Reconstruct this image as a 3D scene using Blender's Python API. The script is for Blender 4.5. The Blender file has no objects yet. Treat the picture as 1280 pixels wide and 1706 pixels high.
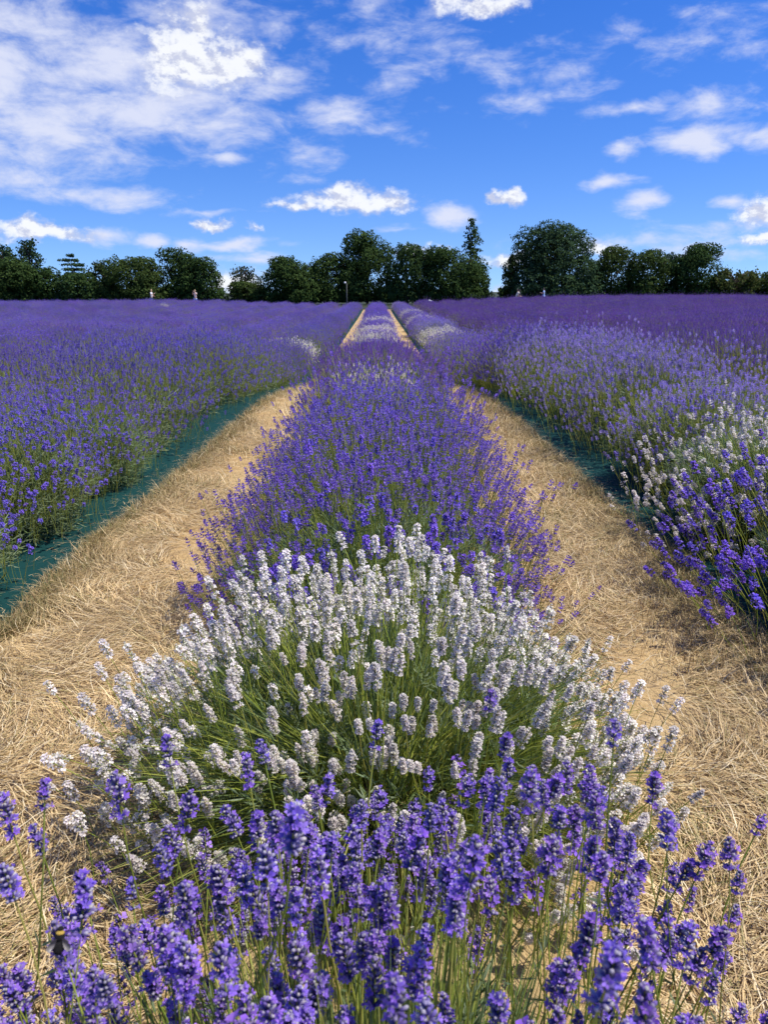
import bpy, bmesh, math, random
import numpy as np
from mathutils import Matrix, Vector

R_ = math.radians
rng = np.random.default_rng(7)
random.seed(7)
scene = bpy.context.scene
COL = scene.collection

# ------------------------------------------------------------------ camera
CAM_H, PITCH, YAW, ROLL = 1.3, 15.95, -0.45, -0.25
F_PX = 1282.0                                   # focal length in pixels of the 1280 x 1706 photograph
cam = bpy.data.cameras.new('camera')
cam_ob = bpy.data.objects.new('camera', cam)
COL.objects.link(cam_ob)
cam.sensor_fit = 'VERTICAL'
cam.sensor_height = 34.6
cam.lens = 34.6 * F_PX / 1706.0
cam.clip_start, cam.clip_end = 0.05, 6000
CAM_M = (Matrix.Translation((0, 0, CAM_H)) @ Matrix.Rotation(R_(YAW), 4, 'Z')
         @ Matrix.Rotation(R_(90 - PITCH), 4, 'X') @ Matrix.Rotation(R_(ROLL), 4, 'Z'))
cam_ob.matrix_world = CAM_M
cam.dof.use_dof = True
cam.dof.focus_distance = 3.2
cam.dof.aperture_fstop = cam.lens / 2.3         # the opening of a phone lens, 2.3 mm
scene.camera = cam_ob

def ray(px, py):
    d = CAM_M.to_3x3() @ Vector(((px - 640) / F_PX, -(py - 853) / F_PX, -1))
    return d.normalized()

def at(px, py, Y):
    """the point seen at photograph pixel (px, py) at distance Y ahead"""
    d = ray(px, py)
    return Vector((0, 0, CAM_H)) + d * (Y / d.y)

def azel(px, py):
    d = ray(px, py)
    return math.atan2(d.x, d.y), math.asin(d.z)

# ------------------------------------------------------------------ light, sky
SUN_EL, SUN_AZ = 61.0, 98.0                     # azimuth to the right of straight ahead
SUN_STRENGTH = 4.8
SKY_STRENGTH = 0.15
scene.view_settings.view_transform = 'Standard'
scene.view_settings.look = 'None'
scene.view_settings.exposure = 0.33
scene.view_settings.gamma = 1.0
scene.view_settings.use_curve_mapping = False

sun_d = bpy.data.lights.new('sun', 'SUN')
sun_d.energy = SUN_STRENGTH
sun_d.angle = R_(0.53)
sun_d.color = (1.0, 0.955, 0.88)
sun = bpy.data.objects.new('sun', sun_d)
COL.objects.link(sun)
sd = Vector((math.sin(R_(SUN_AZ)) * math.cos(R_(SUN_EL)), math.cos(R_(SUN_AZ)) * math.cos(R_(SUN_EL)), math.sin(R_(SUN_EL))))
sun.rotation_euler = sd.to_track_quat('Z', 'Y').to_euler()
sun.location = sd * 50

class NT:
    """short-hand for building node trees"""
    def __init__(s, tree): s.t = tree; s.n = tree.nodes; s.l = tree.links
    def put(s, sock, v):
        if isinstance(v, bpy.types.NodeSocket): s.l.new(v, sock)
        else: sock.default_value = v
    def math(s, op, a, b=None, c=None, clamp=False):
        n = s.n.new('ShaderNodeMath'); n.operation = op; n.use_clamp = clamp
        for i, v in enumerate((a, b, c)):
            if v is not None: s.put(n.inputs[i], v)
        return n.outputs[0]
    def vec(s, op, a, b=None):
        n = s.n.new('ShaderNodeVectorMath'); n.operation = op
        s.put(n.inputs[0], a)
        if b is not None: s.put(n.inputs[1], b)
        return n.outputs['Value'] if op in ('LENGTH', 'DOT_PRODUCT') else n.outputs[0]
    def noise(s, vec, scale, detail=5, rough=0.55, dist=0.0, out='Fac'):
        n = s.n.new('ShaderNodeTexNoise'); n.inputs['Scale'].default_value = scale
        n.inputs['Detail'].default_value = detail; n.inputs['Roughness'].default_value = rough
        n.inputs['Distortion'].default_value = dist
        if vec is not None: s.l.new(vec, n.inputs['Vector'])
        return n.outputs[out]
    def smooth(s, v, a, b, lo=0.0, hi=1.0):
        n = s.n.new('ShaderNodeMapRange'); n.interpolation_type = 'SMOOTHSTEP'
        s.put(n.inputs['Value'], v)
        for k, x in (('From Min', a), ('From Max', b), ('To Min', lo), ('To Max', hi)): s.put(n.inputs[k], x)
        return n.outputs['Result']
    def mix(s, fac, a, b, mode='MIX'):
        n = s.n.new('ShaderNodeMix'); n.data_type = 'RGBA'; n.blend_type = mode
        s.put(n.inputs[0], fac)
        for i, v in ((6, a), (7, b)):
            s.put(n.inputs[i], v if isinstance(v, bpy.types.NodeSocket) else (*v, 1.0) if len(v) == 3 else v)
        return n.outputs[2]
    def ramp(s, fac, stops):
        n = s.n.new('ShaderNodeValToRGB'); s.l.new(fac, n.inputs[0])
        e = n.color_ramp.elements
        while len(e) < len(stops): e.new(0.5)
        for i, (p, c) in enumerate(stops): e[i].position = p; e[i].color = (*c, 1)
        return n.outputs[0]

def build_world():
    w = bpy.data.worlds.new('World'); scene.world = w; w.use_nodes = True
    w.cycles.sampling_method = 'MANUAL'; w.cycles.sample_map_resolution = 512
    k = NT(w.node_tree); k.n.clear()
    out = k.n.new('ShaderNodeOutputWorld'); bg = k.n.new('ShaderNodeBackground')
    bg.inputs['Strength'].default_value = SKY_STRENGTH
    k.l.new(bg.outputs[0], out.inputs[0])
    sky = k.n.new('ShaderNodeTexSky'); sky.sky_type = 'NISHITA'; sky.sun_disc = False
    sky.sun_elevation = R_(SUN_EL); sky.sun_rotation = R_(SUN_AZ)
    sky.air_density = 1.0; sky.dust_density = 0.25; sky.ozone_density = 4.0; sky.altitude = 50
    hs = k.n.new('ShaderNodeHueSaturation')          # a deeper, cleaner blue over the whole sky
    hs.inputs['Hue'].default_value = 0.520; hs.inputs['Saturation'].default_value = 1.36; hs.inputs['Value'].default_value = 0.96
    k.l.new(sky.outputs[0], hs.inputs['Color'])
    base = hs.outputs[0]
    tc = k.n.new('ShaderNodeTexCoord'); d = tc.outputs['Generated']
    k.l.new(k.vec('NORMALIZE', k.vec('ADD', d, (0, 0, .10))), sky.inputs['Vector'])   # skips the murky band at the very horizon
    sp = k.n.new('ShaderNodeSeparateXYZ'); k.l.new(d, sp.inputs[0])
    az = k.math('ARCTAN2', sp.outputs[0], sp.outputs[1]); el = k.math('ARCSINE', sp.outputs[2])
    cp = k.n.new('ShaderNodeCombineXYZ'); k.l.new(az, cp.inputs[0]); k.l.new(el, cp.inputs[1])
    P = cp.outputs[0]
    def warped(scale, amp, sx=1.0):
        sc = k.vec('MULTIPLY', P, (sx, 1, 1))
        nz = k.noise(sc, scale, 5, 0.62, out='Color')
        return k.vec('ADD', P, k.vec('MULTIPLY', k.vec('SUBTRACT', nz, (.5, .5, .5)), (amp, amp * .55, 0)))
    def blobs(Pw, items, soft=1.0):
        acc = None
        for (px, py, rx, ry, wt) in items:
            a, e = azel(px, py)
            inv = (F_PX / rx, F_PX / ry, 0)
            f = k.vec('LENGTH', k.vec('MULTIPLY', k.vec('SUBTRACT', Pw, (a, e, 0)), inv))
            f = k.math('MULTIPLY_ADD', f, -wt * soft, wt * soft)
            acc = f if acc is None else k.math('MAXIMUM', acc, f)
        return acc
    # heaped clouds (pixel centre, radii, weight)
    cum = [(300, 92, 80, 58, 1), (345, 110, 125, 36, 1), (395, 98, 60, 42, .9), (270, 62, 35, 30, .7), (330, 58, 40, 38, .8),
           (800, 4, 90, 20, 1), (580, 335, 118, 24, 1), (560, 322, 40, 18, .9), (640, 338, 60, 18, .9), (505, 345, 55, 12, .8),
           (352, 370, 52, 13, 1), (75, 391, 88, 17, 1), (30, 386, 45, 14, .7), (842, 333, 30, 15, 1), (1262, 348, 46, 26, 1), (1258, 391, 22, 12, .85),
           (400, 470, 70, 34, 1), (845, 430, 60, 14, .9), (840, 480, 40, 14, .8),
           (1000, 418, 60, 14, .75), (700, 420, 60, 12, .7), (420, 383, 14, 10, .6)]
    thin = [(1155, 236, 70, 26, .95), (1072, 342, 46, 18, 1), (1032, 262, 30, 16, 1), (1212, 338, 34, 14, .9), (745, 359, 46, 20, 1.1), (1022, 306, 40, 15, 1.2), (182, 391, 40, 15, 1), (266, 397, 34, 14, 1.1), (318, 402, 36, 14, 1.1), (540, 195, 80, 30, .7), (375, 268, 60, 16, 1), (1262, 222, 60, 20, 1),
            (60, 120, 300, 120, 1.0), (230, 190, 260, 80, .95), (80, 230, 240, 70, .8), (330, 230, 190, 50, .6), (430, 150, 150, 60, .6), (40, 40, 200, 60, .7),
            (530, 180, 110, 36, .7), (150, 322, 170, 18, .8), (60, 300, 120, 26, .6), (380, 268, 70, 16, .7), (840, 108, 140, 26, .42),
            (840, 165, 100, 22, .42), (690, 90, 130, 60, .30), (600, 30, 70, 60, .4), (1040, 188, 90, 15, .9), (1160, 180, 70, 26, .6), (1240, 170, 40, 30, .5),
            (1260, 220, 60, 18, .6), (500, 270, 70, 22, .55), (505, 300, 50, 14, .55), (350, 354, 60, 5, .6), (400, 405, 110, 8, .7), (1130, 60, 120, 30, .4), (1250, 60, 80, 30, .4),
            (1090, 395, 190, 18, .55), (1200, 410, 200, 14, .6), (430, 430, 60, 8, .6), (340, 20, 120, 50, .6), (30, 366, 60, 4, .5), (1130, 430, 260, 14, .5), (660, 380, 60, 5, .4), (640, 215, 60, 14, .3)]
    Fc = blobs(warped(17, .085), cum, 1.6)
    Ft = blobs(warped(7, .10, .6), thin)
    n1 = k.noise(k.vec('MULTIPLY', P, (1, 1.5, 1)), 32, 9, .64)
    n1b = k.noise(k.vec('ADD', k.vec('MULTIPLY', P, (1, 1.5, 1)), (0.004, 0.011, 0)), 32, 9, .64)
    n2 = k.noise(k.vec('MULTIPLY', P, (1, 2.3, 1)), 15, 9, .62, .25)
    n3 = k.noise(k.vec('MULTIPLY', P, (1, 2.0, 1)), 5, 4, .55)
    dc = k.smooth(k.math('MULTIPLY_ADD', k.math('SUBTRACT', n1, .5), 2.1, Fc), 0.0, 1.15)
    tsum = k.math('ADD', Ft, k.math('MULTIPLY', k.math('SUBTRACT', n2, .52), 2.5))
    tsum = k.math('ADD', tsum, k.math('MULTIPLY', k.math('SUBTRACT', n3, .5), 1.2))
    dt = k.smooth(tsum, -0.15, 1.05, 0, .92)
    # beyond the view the same kind of broken cloud goes on
    plane = k.vec('MULTIPLY', d, k.n.new('ShaderNodeCombineXYZ').outputs[0])
    inv = k.math('DIVIDE', 1.0, k.math('MAXIMUM', sp.outputs[2], .08))
    cb = k.n.new('ShaderNodeCombineXYZ')
    for i in range(3): k.l.new(inv, cb.inputs[i])
    plane = k.vec('MULTIPLY', d, cb.outputs[0])
    g = k.noise(plane, 1.3, 8, .6, .3)
    gm = k.math('MAXIMUM', k.smooth(k.math('ABSOLUTE', az), .50, .75), k.smooth(el, .40, .58))
    gm = k.math('MULTIPLY', gm, k.smooth(el, 0.02, .12))
    dg = k.math('MULTIPLY', k.smooth(g, .52, .74, 0, .9), gm)
    # colours of the clouds in the same radiance units as the sky
    lit = k.math('SUBTRACT', n1, n1b)
    sh = k.smooth(k.math('ADD', k.math('MULTIPLY', lit, 3.2), k.math('MULTIPLY', dc, .45)), 0.0, .55)
    ccum = k.mix(sh, (3.3, 3.5, 4.4), (5.2, 5.3, 5.5))
    cth = (4.1, 4.3, 5.2)
    c = k.mix(dt, base, cth)
    c = k.mix(dg, c, (4.4, 4.6, 5.2))
    c = k.mix(k.math('MULTIPLY', dc, .95), c, ccum)
    k.l.new(c, bg.inputs['Color'])
build_world()

# ------------------------------------------------------------------ helpers
def tag(o, label=None, cat=None, group=None, kind=None):
    for key, v in (('label', label), ('category', cat), ('group', group), ('kind', kind)):
        if v: o[key] = v
    return o

def empty(name, loc, rz=0, parent=None):
    o = bpy.data.objects.new(name, None); COL.objects.link(o)
    o.location = loc; o.rotation_euler = (0, 0, rz); o.empty_display_size = .1
    o.parent = parent
    return o

def mesh(name, V, F, C=None, mats=(), smooth=False, mi=None):
    """triangle mesh from numpy arrays, C a colour per vertex"""
    V = np.asarray(V, np.float32); F = np.asarray(F, np.int32)
    me = bpy.data.meshes.new(name)
    me.vertices.add(len(V)); me.vertices.foreach_set('co', V.ravel())
    me.loops.add(F.size); me.loops.foreach_set('vertex_index', F.ravel())
    me.polygons.add(len(F))
    me.polygons.foreach_set('loop_start', np.arange(0, F.size, F.shape[1], dtype=np.int32))
    if C is not None:
        C = np.asarray(C, np.float32)
        a = me.attributes.new('col', 'FLOAT_COLOR', 'POINT')
        a.data.foreach_set('color', np.concatenate([C, np.ones((len(C), 1), np.float32)], 1).ravel())
    for m in (mats if isinstance(mats, (list, tuple)) else [mats]): me.materials.append(m)
    if mi is not None: me.polygons.foreach_set('material_index', np.asarray(mi, np.int32))
    me.update(calc_edges=True); me.validate()
    if smooth: me.polygons.foreach_set('use_smooth', np.ones(len(me.polygons), bool))
    return me

def obj(name, me, parent=None, loc=None, kind=None):
    o = bpy.data.objects.new(name, me); COL.objects.link(o)
    o.parent = parent
    if loc is not None: o.location = loc
    if kind: o['kind'] = kind
    return o

class Soup:
    """collects vertices, triangles and colours"""
    def __init__(s): s.V = []; s.F = []; s.C = []; s.n = 0
    def add(s, V, F, C):
        V = np.asarray(V, float); F = np.asarray(F, int)
        C = np.asarray(C, float)
        if C.ndim == 1: C = np.repeat(C[None], len(V), 0)
        s.V.append(V); s.F.append(F + s.n); s.C.append(C); s.n += len(V)
        return s
    def get(s): return np.concatenate(s.V), np.concatenate(s.F), np.concatenate(s.C)

def join(proto, M, mul=None):
    """copies of proto (V, F, C) by the matrices M (n,4,4)"""
    V, F, C = proto; n = len(M)
    W = np.einsum('nij,vj->nvi', M[:, :3, :3], V) + M[:, None, :3, 3]
    FF = F[None] + (np.arange(n) * len(V))[:, None, None]
    CC = np.repeat(C[None], n, 0)
    if mul is not None: CC = CC * mul[:, None, :]
    return W.reshape(-1, 3), FF.reshape(-1, 3), CC.reshape(-1, 3)

def merge(parts):
    s = Soup()
    for p in parts: s.add(*p)
    return s.get()

def norm(a): return a / np.maximum(np.linalg.norm(a, axis=-1, keepdims=True), 1e-9)

def frames(P, D, scale, twist=None):
    """matrices with local z along D, at P"""
    n = len(P); D = norm(D)
    ref = np.where(np.abs(D[:, 2:3]) > .95, np.array([[1., 0, 0]]), np.array([[0, 0, 1.]]))
    x = norm(np.cross(ref, D)); y = np.cross(D, x)
    if twist is None: twist = rng.uniform(0, 2 * np.pi, n)
    c, s = np.cos(twist)[:, None], np.sin(twist)[:, None]
    x2 = c * x + s * y; y2 = -s * x + c * y
    M = np.zeros((n, 4, 4)); sc = np.broadcast_to(np.asarray(scale, float), (n,))[:, None]
    M[:, :3, 0] = x2 * sc; M[:, :3, 1] = y2 * sc; M[:, :3, 2] = D * sc; M[:, :3, 3] = P; M[:, 3, 3] = 1
    return M

def tube(pts, rad, sides=4, col=(1, 1, 1), cap=True):
    pts = np.asarray(pts, float); rad = np.broadcast_to(np.asarray(rad, float), (len(pts),))
    t = norm(np.gradient(pts, axis=0))
    ref = np.array([0, 0, 1.]) if abs(t[0][2]) < .8 else np.array([1., 0, 0])
    V = []; 
    for i in range(len(pts)):
        x = norm(np.cross(ref, t[i])); y = np.cross(t[i], x)
        a = np.arange(sides) * 2 * np.pi / sides
        V.append(pts[i] + rad[i] * (np.cos(a)[:, None] * x + np.sin(a)[:, None] * y))
    V = np.concatenate(V); F = []
    for i in range(len(pts) - 1):
        for j in range(sides):
            a = i * sides + j; b = i * sides + (j + 1) % sides
            F += [(a, b, b + sides), (a, b + sides, a + sides)]
    if cap:
        for j in range(1, sides - 1):
            F.append((0, j + 1, j)); e = (len(pts) - 1) * sides; F.append((e, e + j, e + j + 1))
    C = np.asarray(col, float)
    if C.ndim == 2: C = np.repeat(C, sides, 0)
    return V, np.array(F), (C if C.ndim == 2 else np.repeat(C[None], len(V), 0))

# ------------------------------------------------------------------ materials
def leaf_material(name, trans=0.3, rough=0.6, var=0.25, hue=0.02, spec=0.25):
    """colour from the mesh, varied from object to object, with some light passing through"""
    m = bpy.data.materials.new(name); m.use_nodes = True
    k = NT(m.node_tree); k.n.clear()
    out = k.n.new('ShaderNodeOutputMaterial')
    at_ = k.n.new('ShaderNodeAttribute'); at_.attribute_name = 'col'
    oi = k.n.new('ShaderNodeObjectInfo')
    hs = k.n.new('ShaderNodeHueSaturation')
    k.l.new(at_.outputs['Color'], hs.inputs['Color'])
    k.l.new(k.math('MULTIPLY_ADD', oi.outputs['Random'], var, 1 - var / 2), hs.inputs['Value'])
    h = k.math('FRACT', k.math('MULTIPLY', oi.outputs['Random'], 17.3))
    k.l.new(k.math('MULTIPLY_ADD', h, 2 * hue, .5 - hue), hs.inputs['Hue'])
    p = k.n.new('ShaderNodeBsdfPrincipled'); p.inputs['Roughness'].default_value = rough
    p.inputs['Specular IOR Level'].default_value = spec
    k.l.new(hs.outputs[0], p.inputs['Base Color'])
    t = k.n.new('ShaderNodeBsdfTranslucent'); k.l.new(hs.outputs[0], t.inputs['Color'])
    mx = k.n.new('ShaderNodeMixShader'); mx.inputs[0].default_value = trans
    k.l.new(p.outputs[0], mx.inputs[1]); k.l.new(t.outputs[0], mx.inputs[2])
    k.l.new(mx.outputs[0], out.inputs[0])
    return m

M_FLOWER = leaf_material('lavender_flower', .42, .6, .28, .012, .2)
M_GREEN = leaf_material('lavender_green', .48, .55, .2, .012, .3)
M_TREE = leaf_material('tree_leaf', .30, .75, .1, .005, .06)
M_STRAW = leaf_material('straw_blade', .15, .55, .0, .0, .3)

def solid(name, color, rough=.7, bump=None, noise_scale=20, var=.3, metal=0, spec=.3):
    m = bpy.data.materials.new(name); m.use_nodes = True
    k = NT(m.node_tree); p = k.n['Principled BSDF']
    p.inputs['Roughness'].default_value = rough; p.inputs['Metallic'].default_value = metal
    p.inputs['Specular IOR Level'].default_value = spec
    tc = k.n.new('ShaderNodeTexCoord')
    nz = k.noise(tc.outputs['Object'], noise_scale, 5, .6)
    c = Vector(color)
    k.l.new(k.mix(nz, tuple(c * (1 - var)), tuple(c * (1 + var))), p.inputs['Base Color'])
    if bump:
        b = k.n.new('ShaderNodeBump'); b.inputs['Strength'].default_value = bump; b.inputs['Distance'].default_value = .01
        k.l.new(nz, b.inputs['Height']); k.l.new(b.outputs[0], p.inputs['Normal'])
    return m

def ground_material():
    m = bpy.data.materials.new('dry_grass_ground'); m.use_nodes = True
    k = NT(m.node_tree); p = k.n['Principled BSDF']; p.inputs['Roughness'].default_value = .9
    p.inputs['Specular IOR Level'].default_value = .1
    g = k.n.new('ShaderNodeNewGeometry'); pos = g.outputs['Position']
    big = k.noise(pos, 1.1, 4, .6); mid = k.noise(pos, 7, 5, .65)
    w = k.noise(pos, 3, 3, .5, out='Color')
    st = k.noise(k.vec('MULTIPLY', k.vec('ADD', pos, k.vec('MULTIPLY', w, (.25, .25, .25))), (1, .18, 1)), 220, 4, .7)
    st2 = k.noise(k.vec('MULTIPLY', k.vec('ADD', pos, k.vec('MULTIPLY', w, (.3, .3, .3))), (.16, 1, 1)), 190, 4, .7)
    s = k.math('MULTIPLY_ADD', st, .5, k.math('MULTIPLY', st2, .5))
    c = k.ramp(k.smooth(s, .3, .7), [(0, (.20, .125, .05)), (.4, (.44, .29, .125)), (1, (.62, .45, .22))])
    c = k.mix(k.smooth(big, .42, .66), c, k.mix(s, (.36, .25, .11), (.62, .47, .25)))
    c = k.mix(k.smooth(mid, .58, .74, 0, .7), c, (.27, .185, .105))
    c = k.mix(k.smooth(k.noise(pos, 2.3, 4, .6), .56, .70, 0, .75), c, k.mix(k.noise(pos, 60, 4, .7), (.20, .14, .085), (.42, .32, .20)))
    k.l.new(c, p.inputs['Base Color'])
    b = k.n.new('ShaderNodeBump'); b.inputs['Strength'].default_value = .8; b.inputs['Distance'].default_value = .012
    k.l.new(s, b.inputs['Height']); k.l.new(b.outputs[0], p.inputs['Normal'])
    return m

# ------------------------------------------------------------------ ground
def gz(x, y):
    """gentle lie of the land"""
    S = lambda a, b, v: (lambda t: t * t * (3 - 2 * t))(np.clip((v - a) / (b - a), 0, 1))
    drop = .64 * S(8, 18.5, y) * (1 - S(45, 82, y) * (.22 + .58 * S(5, 20, np.abs(x)) + .12 * S(0, 15, x)))
    return 0.03 * np.sin(x * .23 + 1.0) * np.sin(y * .17) * np.clip(y / 12, 0, 1) - drop

def build_ground():
    xs = np.concatenate([[-3000, -600, -150, -60], np.linspace(-50, 50, 101), [60, 150, 600, 3000]])
    ys = np.concatenate([[-600, -60, -10], np.linspace(-4, 96, 101), [110, 150, 400, 1200, 3000]])
    X, Y = np.meshgrid(xs, ys)
    Z = gz(X, Y)
    V = np.stack([X, Y, Z], -1).reshape(-1, 3); nx = len(xs)
    F = []
    for j in range(len(ys) - 1):
        for i in range(nx - 1):
            a = j * nx + i
            F.append((a, a + 1, a + nx + 1, a + nx))
    o = obj('ground', mesh('ground', V, F, None, ground_material(), True))
    tag(o, 'pale dry mown grass of the flat lavender field', None, None, 'structure')
build_ground()
def build_meadow():
    xs = np.linspace(-2500, 2500, 3); ys = np.array([84, 110, 2500.])
    xs = np.array([-2500, -60, -30, -20, -14, -10, -7, -5, 0, 5, 7, 10, 14, 20, 30, 60, 2500.]); n = len(xs)
    V = [(x, y, float(gz(x, y)) + .05) for y in ys for x in xs]
    F = [(j * n + i, j * n + i + 1, j * n + i + 1 + n, j * n + i + n) for j in range(2) for i in range(n - 1)]
    tag(obj('meadow', mesh('meadow', V, F, None, solid('meadow_grass', (.035, .045, .015), .95, .4, 3, .4))), 'green grass between the lavender and the trees', None, None, 'structure')
build_meadow()

def fabric_material():
    m = bpy.data.materials.new('weed_fabric'); m.use_nodes = True
    k = NT(m.node_tree); p = k.n['Principled BSDF']; p.inputs['Roughness'].default_value = .7
    p.inputs['Specular IOR Level'].default_value = .08
    g = k.n.new('ShaderNodeNewGeometry'); pos = g.outputs['Position']
    nz = k.noise(pos, 5, 4, .6)
    wv = k.n.new('ShaderNodeTexWave'); wv.inputs['Scale'].default_value = 120; wv.bands_direction = 'X'; k.l.new(pos, wv.inputs['Vector'])
    wv2 = k.n.new('ShaderNodeTexWave'); wv2.inputs['Scale'].default_value = 120; wv2.bands_direction = 'Y'; k.l.new(pos, wv2.inputs['Vector'])
    wh = k.math('MULTIPLY', wv.outputs['Fac'], wv2.outputs['Fac'])
    c = k.mix(nz, (.006, .036, .036), (.011, .056, .053))
    dust = k.smooth(k.noise(pos, 14, 6, .7), .58, .80, 0, .25)
    c = k.mix(dust, c, (.16, .17, .13))
    k.l.new(c, p.inputs['Base Color'])
    b = k.n.new('ShaderNodeBump'); b.inputs['Strength'].default_value = .35; b.inputs['Distance'].default_value = .002
    k.l.new(wh, b.inputs['Height'])
    b2 = k.n.new('ShaderNodeBump'); b2.inputs['Strength'].default_value = .5; b2.inputs['Distance'].default_value = .03
    k.l.new(k.noise(k.vec('MULTIPLY', pos, (1, .4, 1)), 9, 3, .5), b2.inputs['Height']); k.l.new(b.outputs[0], b2.inputs['Normal'])
    k.l.new(b2.outputs[0], p.inputs['Normal'])
    return m
M_FAB = fabric_material()

EDGE_L = [(-2, -1.50), (2, -1.47), (3, -1.50), (4, -1.53), (5, -1.47), (7, -1.43), (10, -1.44), (90, -1.42)]
EDGE_R = [(-2, 1.50), (2.0, 1.62), (2.6, 1.48), (3.0, 1.40), (3.6, 1.50), (4.1, 1.43), (5, 1.44), (7, 1.42), (10, 1.44), (90, 1.42)]
def edge(tab, y):
    return np.interp(y, [a for a, b in tab], [b for a, b in tab]) + .012 * np.sin(y * 9) + .010 * np.sin(y * 23 + 1)

def fabric_strip(name, tab, x_far, label):
    ys = np.linspace(-1, 83, 1000); n = 9
    V = []
    for y in ys:
        e = float(edge(tab, y))
        for i in range(n):
            t = i / (n - 1); x = e + (x_far - e) * t
            z = .006 + .012 * math.sin(x * 13 + y * 2.2) ** 2 * min(1, 6 * t) + .006 * math.sin(y * 5 + x * 3)
            V.append((x, y, max(z, .004) + float(gz(x, y))))
    F = [(j * n + i, j * n + i + 1, (j + 1) * n + i + 1, (j + 1) * n + i) for j in range(len(ys) - 1) for i in range(n - 1)]
    if tab[0][1] > 0: pass
    else: F = [f[::-1] for f in F]
    return tag(obj(name, mesh(name, V, F, None, M_FAB, True)), label, 'ground fabric', 'ground fabric under the rows')
fabric_strip('ground_fabric', EDGE_L, -3.1, 'dark green woven ground fabric under the row left of the left straw path')
fabric_strip('ground_fabric', EDGE_R, 3.1, 'teal green ground fabric under the row with the white bush right of the path')

# ------------------------------------------------------------------ straw and grass blades
def blades(P, head, L, width, lift, curl, col, seg=2):
    """P (n,3) bases, head headings, lift start angle above ground, curl bend downwards"""
    n = len(P)
    dirx = np.stack([np.cos(head), np.sin(head), np.zeros(n)], -1)
    side = np.stack([-np.sin(head), np.cos(head), np.zeros(n)], -1)
    pts = [P]; a = lift.copy(); p = P
    for i in range(seg):
        step = (L / seg)[:, None]
        p = p + step * (np.cos(a)[:, None] * dirx + np.sin(a)[:, None] * np.array([0, 0, 1.]))
        p[:, 2] = np.maximum(p[:, 2], P[:, 2] - .012)
        pts.append(p); a = a - curl
        turn = rng.normal(0, .25, n); dirx = dirx + side * turn[:, None]
    V = []; 
    for i, q in enumerate(pts[:-1]):
        w = width * (1 - .25 * i)
        V += [q - side * w[:, None], q + side * w[:, None]]
    V.append(pts[-1])
    V = np.stack(V, 1); m = V.shape[1]
    tri = []
    for i in range(seg - 1): tri += [(2 * i, 2 * i + 1, 2 * i + 3), (2 * i, 2 * i + 3, 2 * i + 2)]
    tri.append((2 * seg - 2, 2 * seg - 1, 2 * seg))
    F = np.array(tri)[None] + (np.arange(n) * m)[:, None, None]
    C = np.repeat(col[:, None], m, 1)
    return V.reshape(-1, 3), F.reshape(-1, 3), C.reshape(-1, 3)

def pick(pal, n, jit=.15):
    pal = np.asarray(pal, float)
    return pal[rng.integers(0, len(pal), n)] * rng.uniform(1 - jit, 1 + jit, (n, 1))

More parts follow.
